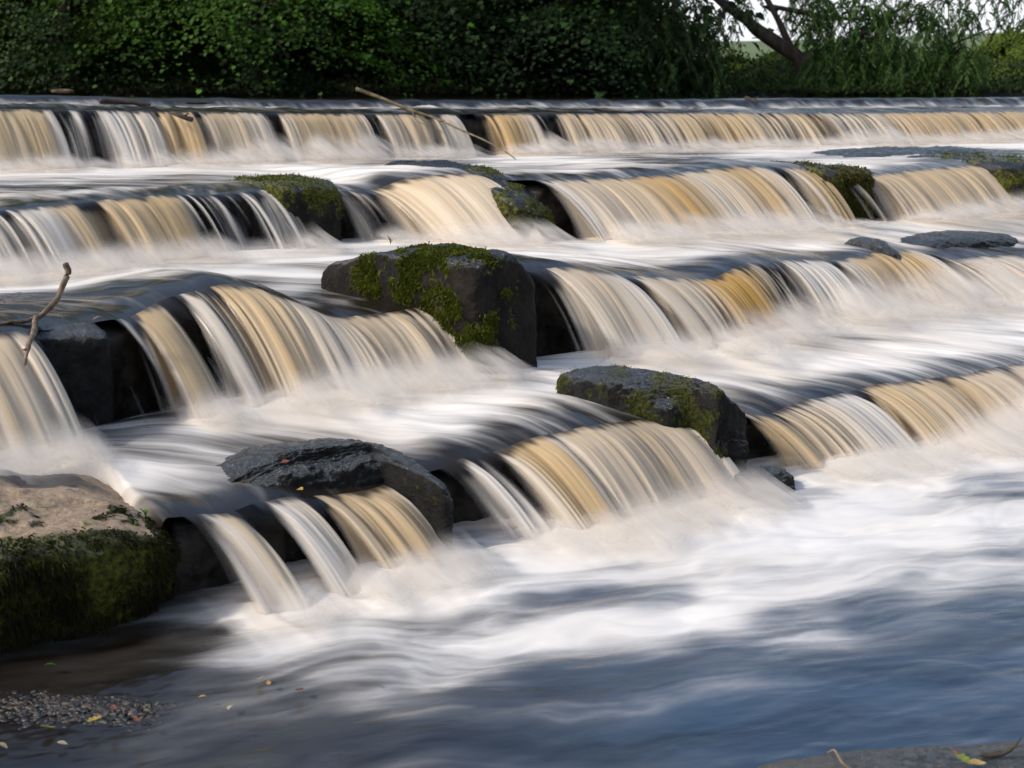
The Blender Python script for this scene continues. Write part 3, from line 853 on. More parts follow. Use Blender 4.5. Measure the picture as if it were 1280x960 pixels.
# second row
def wv(P, q):
    P = P.copy(); P[:, 2] -= .10 * sst(.2, 1, np.abs(q[:, 0])) * (q[:, 2] > -.5) + .05 * sst(.3, 1, q[:, 1])
    return P


rock('stone', (3.60, 4.30), (-10.6, -9.72), (.6, 1.30), 'rounded black stone veiled by thin water strands in the second tier', 'stone', n=80, k=3.6, amp=.035, seed=304, mat=M_GLINT, warp=wv, grain=.005)
rock('block', (4.44, 5.04), (-10.8, -9.68), (.5, 1.325), 'dark block with a bright mossy cap, left of centre in the second tier', 'stone block', n=70, k=6, amp=.04, seed=305,
     mossf=lambda q, n, w: sst(-.1, .9, q[:, 2]) * (.62 + .6 * fbm(w[:, 0] * 6, w[:, 1] * 6, w[:, 2] * 6, seed=5)), ntuft=6000, tl=.022)


def w5(P, q):
    P = P.copy()
    P[:, 2] -= .20 * sst(.2, 1, q[:, 1]) + .04 * sst(.0, 1, q[:, 0])
    return P


rock('block', (5.96, 6.46), (-11.2, -8.84), (.5, 1.40), 'long dark wedge of rock dropping to black between two cream curtains of the second tier', 'stone block', n=90, k=5, amp=.045, seed=306, warp=w5, grain=.005,
     mossf=lambda q, n, w: sst(-.1, .5, q[:, 1]) * sst(-.1, .8, q[:, 2]) * (.5 + .7 * fbm(w[:, 0] * 6, w[:, 1] * 6, w[:, 2] * 6, seed=6)), ntuft=3500, tl=.02)
rock('block', (9.16, 9.82), (-10.2, -8.74), (.5, 1.33), 'upright mossy brown block in the second tier, right of centre', 'stone block', n=70, k=9, amp=.04, seed=307,
     mossf=lambda q, n, w: .42 + .6 * fbm(w[:, 0] * 5, w[:, 1] * 5, w[:, 2] * 5, seed=7) + .25 * q[:, 1], ntuft=12000, tl=.032, droop=.9, cols=((.02, .016, .006), (.13, .115, .02)))
rock('slab', (11.3, 14.2), (-11.5, -10.3), (.7, 1.35), 'long flat dark wet slab below the topmost tier at the right', 'rock slab', n=90, k=5, amp=.035, seed=308, mat=M_GLINT, grain=.010)
rock('block', (11.55, 12.7), (-10.2, -8.65), (.4, 1.33), 'dark mossy block cut by the right edge in the second tier', 'stone block', n=60, k=7, amp=.04, seed=309,
     mossf=lambda q, n, w: .45 + .6 * fbm(w[:, 0] * 5, w[:, 1] * 5, w[:, 2] * 5, seed=9), ntuft=8000, tl=.028)


# the big mossy block in the middle
def w8(P, q):
    P = P.copy()
    top = sst(-.1, .9, q[:, 2])
    P[:, 2] += top * (-.11 * sst(-.1, -1, q[:, 1]) - .14 * sst(.35, 1, q[:, 0]) - .03 * sst(.3, -1, q[:, 0]) + .03)
    P[:, 0] += .17 * q[:, 1] * sst(.4, -.6, q[:, 0])
    P[:, 0] -= .06 * sst(-.1, .6, q[:, 2]) * sst(.3, -.6, q[:, 0])
    return P


rock('mossy_block', (4.14, 4.72), (-8.0, -6.70), (0, 1.05), 'big block in the middle, vivid moss down its front, pale wet top', 'stone block', n=130, k=14, amp=.032, seed=310, warp=w8, grain=.006,
     mossf=lambda q, n, w: sst(1.0, -.1, q[:, 0]) * sst(-.85, -.2, q[:, 1]) * sst(-.75, .35, q[:, 2]) * (.44 + 1.1 * fbm(w[:, 0] * 6, w[:, 1] * 6, w[:, 2] * 4, seed=10)),
     dryf=lambda q, n, w: .16 * sst(.5, .9, n[:, 2]) * sst(.1, -.6, q[:, 1]), ntuft=26000, tl=.024, droop=.5, cols=((.02, .028, .005), (.15, .175, .012)))


# third row, right
def w9(P, q):
    P = P.copy(); P[:, 2] -= .16 * sst(.1, 1, q[:, 1]) + .06 * sst(.2, -1, q[:, 0])
    return P


rock('stone', (8.42, 8.66), (-8.0, -7.22), (.1, .862), 'small dark wet stone with a curved back in the third tier at the right', 'stone', n=60, k=4, amp=.03, seed=311, mat=M_GLINT, warp=w9, grain=.005)
rock('slab', (9.0, 10.6), (-8.2, -7.6), (.3, .815), 'flat dark wet slab at the right edge in the third tier', 'rock slab', n=80, k=3, amp=.02, seed=312, mat=M_GLINT, grain=.008)


# fourth row
def w10(P, q):
    P = P.copy()
    top = sst(-.1, .9, q[:, 2])
    lf = sst(.25, -.5, q[:, 0]) * sst(-.2, 1, q[:, 1])
    P[:, 2] -= top * .10 * lf
    P[:, 2] -= top * .13 * sst(.1, 1, q[:, 0]) 
    P[:, 0] += .13 * (q[:, 1] + .3) * sst(.5, -.7, q[:, 0])
    P[:, 1] -= .16 * sst(.0, -.6, q[:, 0]) * sst(-.2, 1, q[:, 1])
    return P


rock('mossy_block', (4.44, 5.06), (-6.1, -5.25), (-.3, .525), 'mossy block with a wet shiny top and black right side in the lowest tier', 'stone block', n=150, k=11, amp=.034, seed=313, warp=w10, grain=.011,
     mossf=lambda q, n, w: sst(.55, .05, q[:, 0]) * (.36 + .95 * fbm(w[:, 0] * 7, w[:, 1] * 7, w[:, 2] * 7, seed=11)) + .15, mat=M_GLINT, ntuft=7000, tl=.014, droop=.4, cols=((.02, .024, .005), (.12, .125, .012)))
rock('stone', (4.80, 5.16), (-5.22, -4.98), (-.2, .10), 'little black pebbly stone at the pool edge under the mossy block', 'stone', n=60, k=3, amp=.03, nf=5, seed=314, mat=M_GLINT, grain=.012)


def w11(P, q):
    P = P.copy()
    top = sst(-.1, .9, q[:, 2])
    P[:, 2] -= top * (.10 * sst(-.1, -1, q[:, 0]) + .05 * sst(.5, 1, q[:, 0]) + .05 * sst(.0, 1, q[:, 1]) + .05 * sst(-.3, -1, q[:, 1]))
    P[:, 1] -= .36 * sst(.86, .62, q[:, 0]) * sst(-.3, 1, q[:, 1])
    return P


rock('boulder', (2.14, 3.17), (-6.0, -5.10), (-.3, .428), 'broad flat boulder with a rough glistening top and black front in the lowest tier', 'boulder', n=160, k=10, amp=.028, seed=315, warp=w11, mat=M_GLINT, grain=.009,
     mossf=lambda q, n, w: .2 + .4 * sst(.2, .8, q[:, 1]) * fbm(w[:, 0] * 6, w[:, 1] * 6, w[:, 2] * 6, seed=12))
def wb(P, q):
    P = P.copy(); P[:, 1] += .62 * (P[:, 0] + .62)
    P[:, 2] -= .05 * sst(0, -1, q[:, 0])
    return P


rock('slab', (2.70, 4.3), (-2.90, -2.0), (-.5, .095), 'wet stone slab just breaking the surface in the lower right corner', 'rock slab', n=150, k=6, amp=.02, seed=316, mat=M_GLINT, grain=.008, warp=wb,
     mossf=lambda q, n, w: .35 * sst(-.3, -.9, q[:, 0]) + .2 * fbm(w[:, 0] * 8, w[:, 1] * 8, seed=13), dryf=lambda q, n, w: .35 * sst(-.4, -.9, q[:, 0]))


# ------------------------------------------------------------------ sticks, twigs
def at(x, y, t=None, h=None):
    p = un_t(x, y, t) if t is not None else un_h(x, y, h)
    return W(*p)


def stick_obj(name, lst, mat, label, cat, loc=None):
    V, Fc = join_tubes(lst)
    o = mesh_obj(name, V, Fc, mat)
    rebase(o, loc if loc is not None else V[V[:, 2].argmin()].tolist())
    return setp(o, label, cat)


T_ = lambda pts, rad, seed=0, rough=.25, sub=5: tube(pts, rad, 8, seed, rough, sub)
D0 = -6.9
jn = at(44, 398, t=D0)
main = [at(82, 329, t=D0), at(85, 340, t=D0), at(80, 353, t=D0), at(72, 372, t=D0), at(64, 382, t=D0), at(52, 394, t=D0), jn]
ok = [T_(main, [.014, .017, .015, .014, .016, .013, .016], 1, .3),
      T_([jn, at(43, 412, t=D0 + .15), at(37, 428, t=D0 + .34), at(33, 441, t=D0 + .44), at(31, 456, t=D0 + .50)], [.014, .015, .012, .011, .007], 2, .3),
      T_([jn, at(30, 402, t=D0 + .03), at(15, 402, t=D0 + .04), at(0, 405, t=D0 + .06), at(-25, 409, t=D0 + .06)], [.013, .009, .008, .007, .004], 3, .2),
      T_([at(64, 382, t=D0), at(70, 390, t=D0 + .03), at(73, 396, t=D0 + .06)], [.004, .003, .002], 4, .1),
      T_([at(34, 437, t=D0 + .42), at(29, 437, t=D0 + .44)], [.008, .004], 5, .1)]
stick_obj('driftwood', ok, M_STICK, 'crooked forked driftwood stick standing on the square black block', 'stick')

br = [at(445, 111, t=-13.6), at(480, 124, t=-13.4), at(515, 138, t=-13.1), at(545, 148, t=-12.9), at(575, 162, t=-12.5), at(605, 175, t=-12.1), (at(632, 190, t=-11.8)), at(655, 207, t=-11.5)]
bt = [T_(br, [.022, .019, .015, .012, .010, .009, .007, .004], 6, .15),
      T_([br[2], at(520, 150, t=-13.0), at(536, 158, t=-12.8)], [.006, .005, .003], 7), T_([br[3], at(550, 152, t=-12.8), at(556, 150, t=-12.8)], [.01, .008, .004], 8)]
stick_obj('branch', bt, M_CANE, 'long thin pale branch lying aslant down the topmost tier', 'branch')
stick_obj('twig', [T_([at(212, 141, t=-13.0), at(228, 146, t=-12.85), at(241, 150, t=-12.8)], [.012, .022, .02], 9, .4), T_([at(228, 146, t=-12.85), at(236, 142, t=-12.8)], [.01, .006], 10)],
          M_BARK, 'short dark broken twig caught on the lip of the topmost tier', 'twig')
stick_obj('drift_branch', [T_([at(125, 126, t=-15.0), at(150, 127, t=-15.0), at(170, 128, t=-14.9), at(188, 131, t=-14.8)], [.03, .03, .03, .012], 11, .3)], M_BARK,
          'dark waterlogged branch lying on the sill at the upper left', 'branch')
stick_obj('drift_branch', [T_([at(232, 128, t=-14.9), at(250, 129, t=-14.9), at(266, 128.5, t=-14.9)], [.012, .014, .006], 12, .3)], M_BARK,
          'short dark drift branch on the sill, right of the longer one', 'branch')
stick_obj('drift_branch', [T_([at(932, 122, t=-15.2), at(940, 125, t=-15.1), at(946, 128, t=-15.0)], [.03, .02, .012], 13, .3), T_([at(948, 120.5, t=-15.2), at(942, 125.5, t=-15.1)], [.008, .012], 14)], M_BARK,
          'small forked drift branch on the sill below the willow', 'branch')
h0 = .10
stick_obj('twig', [T_([at(1225, 943, h=h0), at(1240, 944, h=h0), at(1256, 941, h=h0 + .01), at(1268, 933, h=h0 + .04), at(1277, 921, h=h0 + .07)], [.006, .008, .007, .004, .002], 15, .3),
                   T_([at(1266, 934, h=h0 + .04), at(1282, 931, h=h0 + .05)], [.003, .0015], 16)], M_BARK, 'small black forked twig lying on the wet slab in the lower right corner', 'twig')
stick_obj('root', [T_([at(1034, 941, h=.085), at(1043, 938, h=.11), at(1049, 947, h=.105), at(1055, 956, h=.10), at(1066, 962, h=.10)], [.0025, .004, .004, .004, .004], 17, .2)], M_STICK,
          'thin brown curved root crossing the wet slab in the lower right corner', 'root')


# ------------------------------------------------------------------ leaves lying about
def leaf_mesh(name, L, wid, col, seed, lobed=False):
    rg = np.random.default_rng(seed)
    n = 13
    u = np.linspace(0, 1, n)
    prof = np.sin(np.pi * u ** .8) * wid * .5 * (1 + (.35 * np.cos(u * 22) if lobed else .06 * np.cos(u * 30)))
    curl = .10 * L * np.sin(u * 3 + rg.uniform(0, 3))
    mid = np.stack([u * L - L / 2, .05 * L * np.sin(u * 3), curl], -1)
    le = mid + np.stack([0 * u, prof, .25 * prof], -1); ri = mid + np.stack([0 * u, -prof, .3 * prof], -1)
    V = np.concatenate([le, mid, ri]); q = np.arange(n - 1)
    Fc = np.concatenate([np.stack([q, q + n, q + n + 1, q + 1], -1), np.stack([q + n, q + 2 * n, q + 2 * n + 1, q + n + 1], -1)])
    k = rg.uniform(.7, 1.2, (len(V), 1))
    return mesh_obj(name, V, Fc, M_DEADLEAF, attrs={'lc': np.clip(np.array(col) * k, 0, 1)})


def leaf_at(x, y, h, L, col, label, seed, lobed=False, cat='leaf', group='fallen leaves'):
    o = leaf_mesh('fallen_leaf', L, L * .6, col, seed, lobed)
    o.location = at(x, y, h=h)
    o.rotation_euler = (random.uniform(-.3, .3), random.uniform(-.3, .3), random.uniform(0, 6.28))
    return setp(o, label, cat, group)


YEL, BRN, RED, GRN, PALE = (.42, .30, .06), (.16, .075, .03), (.30, .09, .05), (.10, .24, .04), (.48, .40, .24)
leaf_at(356, 577, .42, .05, RED, 'small red leaf on the dark slick water beside the broad flat boulder', 1)
leaf_at(375, 612, .39, .045, YEL, 'yellow leaf caught at the lip of the lowest tier', 2)
leaf_at(63, 832, .03, .045, GRN, 'green leaf floating under the tan boulder in the lower left', 3, True)
leaf_at(118, 898, .05, .05, YEL, 'yellow leaf on the gravel bar in the lower left', 4, True)
leaf_at(60, 908, .03, .055, (.30, .27, .06), 'dull yellow green leaf at the left tip of the gravel bar', 5, True)
leaf_at(3, 932, .02, .04, PALE, 'pale leaf cut by the left edge near the bottom', 6)
leaf_at(78, 929, .02, .035, PALE, 'pale narrow leaf on dark water below the gravel bar', 7)
leaf_at(326, 848, .03, .05, (.40, .33, .14), 'faded yellow leaf in the foam, left of the curled brown one', 8)
leaf_at(336, 853, .04, .03, (.45, .25, .07), 'small orange leaf touching the faded yellow leaf in the foam', 9)
leaf_at(374, 861, .04, .04, BRN, 'curled brown leaf on the foam flecked pool', 10, True)
leaf_at(253, 871, .04, .028, (.5, .32, .12), 'small upright orange leaf at the right end of the gravel bar', 11)
leaf_at(288, 884, .03, .03, PALE, 'pale leaf tip on a dark twig in the pool', 12)
leaf_at(172, 899, .06, .04, RED, 'rusty red leaf at the lower end of the gravel bar', 13)
leaf_at(142, 884, .07, .045, (.28, .08, .05), 'dark red leaf in the middle of the gravel bar', 14)
leaf_at(463, 850, .03, .03, YEL, 'yellow fleck of a leaf out in the pool foam', 15)
leaf_at(1205, 950, .118, .055, (.26, .30, .05), 'green and yellow leaf on the wet slab in the lower right corner', 16, True)
leaf_at(1222, 953, .118, .05, (.52, .36, .14), 'pale orange leaf overlapping the green one on the wet slab', 17)
leaf_at(1193, 941, .118, .025, (.35, .14, .06), 'tiny brown leaf above the green one on the wet slab', 18)
leaf_at(1178, 954, .118, .03, (.20, .12, .06), 'small dark brown leaf left of the green one on the wet slab', 19)
leaf_at(121, 398, .905, .05, (.40, .22, .14), 'pale brown leaf on top of the square black block', 20)
leaf_at(12, 408, .90, .05, (.30, .13, .10), 'reddish leaf under the forked stick at the left edge', 21)


# small plants
def sprout(name, x, y, h, L, n, label, cat, seed, leafy=True, t=None):
    rg = np.random.default_rng(seed)
    V, Fc, C, off = [], [], [], 0
    for i in range(n):
        a = rg.uniform(0, 6.28); ln = L * rg.uniform(.55, 1.15)
        k = np.linspace(0, 1, 6)
        lean = rg.uniform(.15, .6)
        mid = np.stack([np.cos(a) * lean * ln * k ** 1.6, np.sin(a) * lean * ln * k ** 1.6, ln * k * (1 - .25 * k)], -1)
        wdt = ln * (.16 if leafy else .022) * np.sin(np.pi * np.clip(k * .9 + .08, 0, 1)) + .0004
        sd = np.array([-math.sin(a), math.cos(a), 0])
        V.append(np.concatenate([mid + sd * wdt[:, None], mid - sd * wdt[:, None]]))
        q = np.arange(5)
        Fc.append(np.stack([q, q + 1, q + 7, q + 6], -1) + off); off += 12
        c = np.array((.11, .25, .03)) * rg.uniform(.6, 1.3)
        C.append(np.repeat(c[None], 12, 0))
    o = mesh_obj(name, np.concatenate(V), np.concatenate(Fc), M_DEADLEAF, attrs={'lc': np.concatenate(C)})
    o.location = at(x, y, h=h) if t is None else at(x, y, t=t)
    return setp(o, label, cat)


sprout('grass_tuft', 488, 306, 1.0, .085, 12, 'tuft of green grass on the pale top of the big mossy block', 'grass tuft', 31, False)
sprout('seedling', 112, 664, .36, .055, 5, 'bright green seedling at the front edge of the tan boulder', 'plant', 32)
sprout('seedling', 60, 678, .34, .035, 5, 'small dull green seedling in the moss of the tan boulder', 'plant', 33)
sprout('seedling', 182, 645, .36, .04, 7, 'pale leafy sprig at the right end of the tan boulder', 'plant', 34)
sprout('seedling', 171, 660, .33, .035, 5, 'lower sprig hanging in the moss near the right end of the tan boulder', 'plant', 35)
sprout('grass_tuft', 1062, 214, 1.27, .09, 9, 'green sprig on the upright mossy brown block', 'grass tuft', 36, False)
sprout('grass_tuft', 306, 229, 1.32, .07, 10, 'dry grass tuft on the left end of the moss capped block', 'grass tuft', 37, False)


# gravel bar, lower left
def gravel():
    rg = np.random.default_rng(5)
    V0, F0 = cube_sphere(6)
    V0 = V0 / np.linalg.norm(V0, axis=1)[:, None]
    Vs, Fs, As, off = [], [], [], 0
    for i in range(1500):
        x = rg.normal(105, 58); y = rg.normal(884, 12)
        if i > 1250: x = rg.uniform(-60, 230); y = rg.uniform(850, 930)
        p = at(x, y, h=0.0)
        r = rg.uniform(.004, .017)
        sc = np.array([1, rg.uniform(.6, 1), rg.uniform(.35, .6)]) * r
        bump = 1 + .25 * pn(V0[:, 0] * 1.5 + i, V0[:, 1] * 1.5, V0[:, 2] * 1.5)
        a = rg.uniform(0, 6.28); ca, sa = math.cos(a), math.sin(a)
        Q = V0 * sc * bump[:, None]
        Q = np.stack([Q[:, 0] * ca - Q[:, 1] * sa, Q[:, 0] * sa + Q[:, 1] * ca, Q[:, 2]], -1)
        hh = .020 * math.exp(-((x - 105) / 80) ** 2 - ((y - 884) / 16) ** 2) - .010
        Vs.append(Q + p + np.array([0, 0, hh])); Fs.append(F0 + off); off += len(V0)
        if rg.random() < .14: Q = Q * np.array([1.5, 1.2, .35])
        c = np.zeros((len(V0), 4)); c[:, 1] = max(0, rg.normal(-.06, .17)); c[:, 0] = .4 * (rg.random() < .12); As.append(c)
    o = mesh_obj('gravel', np.concatenate(Vs), np.concatenate(Fs), M_WET, attrs={'rk': np.concatenate(As)})
    setp(o, 'wet pebbles and leaf litter just breaking the surface in the lower left', 'gravel', None, 'stuff')


gravel()

# ------------------------------------------------------------------ ground
def bank_y(x):   # where the far bank starts
    return 28.5 + 3.5 * sst(-4, 6, x) + .8 * pn(np.asarray(x) * .2, seed=61)


def ground():
    xs = np.concatenate([np.linspace(-900, -60, 22), np.linspace(-60, 80, 130)[1:], np.linspace(80, 900, 22)[1:]])
    ys = np.concatenate([np.linspace(-120, -10, 8), np.linspace(-10, 26, 30)[1:], np.linspace(26, 60, 90)[1:], np.linspace(60, 1500, 50)[1:]])
    X, Y = np.meshgrid(xs, ys, indexing='ij')
    b = bank_y(X)
    Z = np.full(X.shape, -.6)
    t = X * ET[0] + Y * ET[1]
    Z = np.where(t < -16, .6, Z)
    up = sst(0, 1.6, Y - b)
    Z = Z * (1 - up) + (1.96 + .1 * pn(X * .4, Y * .4, seed=63)) * up
    wood = sst(3.2, -2.0, X - (Y - 30) * .05)
    Z = Z + wood * (4.2 * sst(3, 16, Y - b) + 10 * sst(16, 70, Y - b))
    # side banks outside the frame
    lb = sst(-9 + .0, -14, X + .35 * (Y - 8)); rb = sst(26, 34, X - .2 * (Y - 10))
    Z = np.maximum(Z, np.where(Y < 40, -.6 + 2.9 * np.maximum(lb, rb), -9))
    hill = 30 * sst(150, 620, Y) * (.6 + .5 * pn(X * .003, Y * .0016, seed=64)) * sst(-200, 100, X)
    hill = hill + 14 * sst(300, 900, Y) * sst(-100, 200, X)
    Z = Z + hill
    o = mesh_obj('ground', np.stack([X, Y, Z], -1).reshape(-1, 3), grid_faces(len(xs), len(ys)), M_GROUND)
    setp(o, 'dark earth banks, meadow and distant green hillside', 'ground', None, 'structure')


k = N('ground_earth_meadow')
pos = k.n('NewGeometry').outputs['Position']
sp = k.n('SeparateXYZ', {0: pos})
nn = k.noise(pos, 1.2, 5, .6); nb = k.noise(pos, .012, 3, .5)
earth = k.mix(nn, (.010, .009, .006), (.035, .03, .016))
grass = k.mix(nb, (.07, .11, .035), (.14, .19, .07))
far = k.rng(sp.outputs[1], 55, 70, 0, 1)
bs = k.n('BsdfPrincipled', {'Base Color': k.mix(far, earth, grass), 'Roughness': .95})
M_GROUND = k.shader(bs.outputs[0])
ground()


# ------------------------------------------------------------------ trees
MAPLE = np.array([(0, -.5), (.22, -.30), (.50, -.18), (.34, .04), (.40, .30), (.14, .22), (0, .55), (-.14, .22), (-.40, .30), (-.34, .04), (-.50, -.18), (-.22, -.30)])
OVAL = np.array([(0, -.5), (.26, -.2), (.27, .12), (0, .55), (-.27, .12), (-.26, -.2)])
LANCE = np.array([(0, -.5), (.105, -.1), (.075, .22), (0, .5), (-.075, .22), (-.105, -.1)])


def leaves(tpl, P, Nrm, Up, size, col, fold=.15):
    """one flat-ish leaf per P; returns V, F, C"""
    n, m = len(P), len(tpl)
    Nrm = Nrm / (np.linalg.norm(Nrm, axis=1)[:, None] + 1e-9)
    A = np.cross(Up, Nrm); A /= np.linalg.norm(A, axis=1)[:, None] + 1e-9
    B = np.cross(Nrm, A)
    V = P[:, None] + size[:, None, None] * (tpl[None, :, 0, None] * A[:, None] + tpl[None, :, 1, None] * B[:, None] +
                                            (np.abs(tpl[None, :, 0, None]) * fold * 2 - .3 * tpl[None, :, 1, None] ** 2) * Nrm[:, None])
    return V.reshape(-1, 3), np.arange(n * m).reshape(n, m), np.repeat(col, m, 0)


def trunk_obj(lst, parent):
    V, Fc = join_tubes(lst)
    return mesh_obj('trunk', V, Fc, M_BARK, parent)


def tree_root(name, base, label, cat='tree', group=None):
    o = bpy.data.objects.new(name, None); COL.objects.link(o)
    o.location = base
    return setp(o, label, cat, group)


def broad_tree(name, base, top, rx, ry, label, seed, c1, c2, n_low, n_up, tpl=MAPLE, size=.10, low=-.1, vis=2.6, lean=0.0, spray=.55, group=None):
    rg = np.random.default_rng(seed)
    root = tree_root(name, base, label, 'tree', group)
    H = top
    tb = [T_([(0, 0, -.3), (.1 * rg.normal(), .1, H * .2), (lean * .4, .1 * rg.normal(), H * .45), (lean, 0, H * .8)], [.24, .18, .14, .04], seed, .15)]
    for i in range(9):
        a = rg.uniform(0, 6.28); z0 = H * rg.uniform(.1, .55)
        e = np.array([math.cos(a) * rx * rg.uniform(.6, .95), math.sin(a) * ry * rg.uniform(.6, .95), z0 + rg.uniform(-.2, .25) * H * .5])
        s0 = np.array([lean * z0 / H, 0, z0]); m = s0 * .5 + e * .5 + np.array([0, 0, .25])
        tb.append(T_([s0, m, e], [.07, .04, .012], seed + i, .15, 4))
    trunk_obj(tb, root)
    Ps, Ns, Us, Sz, Cs = [], [], [], [], []
    for part, cnt in ((0, n_low), (1, n_up)):
        for i in range(cnt):
            a = rg.uniform(0, 6.28); rad = math.sqrt(rg.uniform(.30 if part == 0 else .1, 1))
            if part == 0: z = low + (vis - low) * rg.uniform(0, 1) ** .85
            else: z = rg.uniform(min(vis + .5, H - .05), H)
            sh = math.sqrt(max(.06, 1 - max(0, (z - H * .35) / (H * .66)) ** 2))
            c = np.array([math.cos(a) * rad * rx * sh + lean * z / H, math.sin(a) * rad * ry * sh, z])
            n = int(rg.uniform(170, 300)) if part == 0 else 34
            sz = size if part == 0 else size * 1.7
            sp = spray * (1 if part == 0 else 1.8) * rg.uniform(.6, 1.3)
            out = np.array([math.cos(a), math.sin(a), 0])
            g1, g2, g3 = rg.normal(0, 1, (3, n))
            tgv = np.array([-out[1], out[0], 0])
            u = g1[:, None] * out * sp * 1.15 + g2[:, None] * tgv * sp * .75 + g3[:, None] * np.array([0, 0, 1]) * sp * .09
            off = u.copy(); off[:, 2] -= .42 * (u @ out) + .22 * (u ** 2).sum(1)
            Ps.append(c + off)
            nn_ = rg.normal(0, .27, (n, 3)) + np.array([0, 0, .75]) + out * .55
            Ns.append(nn_)
            Us.append(out * .8 + rg.normal(0, .5, (n, 3)) - np.array([0, 0, .5]))
            Sz.append(sz * rg.uniform(.65, 1.25, n))
            kk = np.clip(rg.beta(.8, 1.7) + .25 * (c[2] - 1.2) / 1.4 + rg.normal(0, .07, n), 0, 1)[:, None]  # lit upper boughs and dark lower ones put into the leaf colour
            Cs.append(np.array(c1) * (1 - kk) + np.array(c2) * kk)
    V, Fc, C = leaves(tpl, np.concatenate(Ps), np.concatenate(Ns), np.concatenate(Us), np.concatenate(Sz), np.concatenate(Cs))
    mesh_obj('crown', V, Fc, M_LEAF, root, attrs={'lc': C}, smooth=False)
    return root


DK1, DK2 = (.012, .024, .008), (.040, .075, .016)
MD1, MD2 = (.018, .040, .010), (.060, .115, .020)
G = 'trees along the far bank'
broad_tree('sycamore', (-9.2, 30.4, 1.95), 7.0, 3.4, 2.6, 'leafy tree at the far left of the bank, overhanging the sill', 401, (.014, .034, .006), (.070, .165, .014), 62, 120, low=0.25, size=.10, group=G)
broad_tree('sycamore', (-5.4, 30.2, 1.95), 7.2, 3.4, 2.4, 'leafy tree with bright layered sprays, second from the left on the far bank', 402, (.014, .036, .006), (.105, .24, .016), 66, 120, low=.3, size=.10, group=G)
broad_tree('sycamore', (-1.6, 32.0, 1.95), 7.0, 3.4, 2.4, 'dark shaded tree behind the long thin branch', 403, (.008, .020, .006), (.040, .090, .014), 66, 120, low=.15, size=.10, group=G)
broad_tree('sycamore', (1.2, 32.4, 1.95), 6.6, 2.6, 2.4, 'dark dense tree in the middle of the far bank', 404, (.008, .018, .006), (.032, .075, .014), 60, 120, low=.15, size=.10, group=G)
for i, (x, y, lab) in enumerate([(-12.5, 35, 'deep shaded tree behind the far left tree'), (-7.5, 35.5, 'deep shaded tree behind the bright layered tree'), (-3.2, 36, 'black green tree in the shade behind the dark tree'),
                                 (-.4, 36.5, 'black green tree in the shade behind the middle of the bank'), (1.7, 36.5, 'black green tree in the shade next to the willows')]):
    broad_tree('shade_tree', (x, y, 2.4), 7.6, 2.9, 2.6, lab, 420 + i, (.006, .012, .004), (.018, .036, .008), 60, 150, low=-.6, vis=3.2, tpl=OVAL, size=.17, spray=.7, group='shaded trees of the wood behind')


def willow(name, base, label, seed, boxes, limbs, c1, c2, group=None, leaf=.13):
    rg = np.random.default_rng(seed)
    root = tree_root(name, base, label, 'tree', group)
    b = np.array(base)
    lst = []
    for j, (pts, rad) in enumerate(limbs):
        lst.append(T_([np.array(p) - b for p in pts], rad, seed + j, .18, 5))
    Ps, Ns, Us, Sz, Cs = [], [], [], [], []
    for (cx, cy, cz, rx, ry, rz, n) in boxes:
        hub = np.array([cx, cy, cz + rz * .3])
        for i in range(n):
            d = rg.normal(0, 1, 3); d /= np.linalg.norm(d); d *= rg.uniform(.15, 1) ** (1 / 3)
            st = np.array([cx, cy, cz]) + d * np.array([rx, ry, rz])
            a = rg.uniform(0, 6.28); ln = rg.uniform(.35, .85); m = int(ln * 34)
            k = np.linspace(0, 1, m)[:, None]
            hd = np.array([math.cos(a), math.sin(a), 0])
            path = st + hd * ln * .45 * k + np.array([0, 0, 1]) * (.12 * k - .75 * k ** 1.7) * ln
            tng = np.gradient(path, axis=0); tng /= np.linalg.norm(tng, axis=1)[:, None]
            side = np.cross(tng, np.array([0, 0, 1.0])) + 1e-6; side /= np.linalg.norm(side, axis=1)[:, None]
            sg = np.where(np.arange(m) % 2, 1, -1)[:, None]
            dr = tng * .8 + side * sg * .55 + rg.normal(0, .22, (m, 3)) + np.array([0, 0, -.35])
            dr /= np.linalg.norm(dr, axis=1)[:, None]
            Ps.append(path + dr * leaf * .45)
            Ns.append(np.cross(dr, rg.normal(0, 1, (m, 3))))
            Us.append(dr); Sz.append(leaf * rg.uniform(.7, 1.25, m))
            kk = np.clip(rg.normal(.45, .25) + rg.normal(0, .1, m), 0, 1)[:, None]
            Cs.append(np.array(c1) * (1 - kk) + np.array(c2) * kk)
        for i in range(7):
            d = rg.normal(0, 1, 3); d /= np.linalg.norm(d)
            e = np.array([cx, cy, cz]) + d * np.array([rx, ry, rz]) * .85
            mid = (hub + e) / 2 + np.array([0, 0, .15])
            lst.append(T_([hub - b, mid - b, e - b], [.022, .014, .005], seed + i, .1, 4))
    trunk_obj(lst, root)
    N_ = np.concatenate(Ns); U_ = np.concatenate(Us)
    V, Fc, C = leaves(LANCE, np.concatenate(Ps) - b, N_, U_, np.concatenate(Sz), np.concatenate(Cs), .1)
    mesh_obj('crown', V, Fc, M_LEAF, root, attrs={'lc': C}, smooth=False)


def up_at(x, y, Y):   # photo point on the upright plane at depth Y
    d = ray(x, y); return (d * (Y / d[1])) + np.array([0, 0, HC])


def bx(x, y, Y, rxp, ryp, rz, n):
    """clump centred on a photo point at depth Y, radii in photo pixels"""
    p = up_at(x, y, Y); k = Y / F
    return (p[0], p[1], p[2], rxp * k, rz, ryp * k, n)


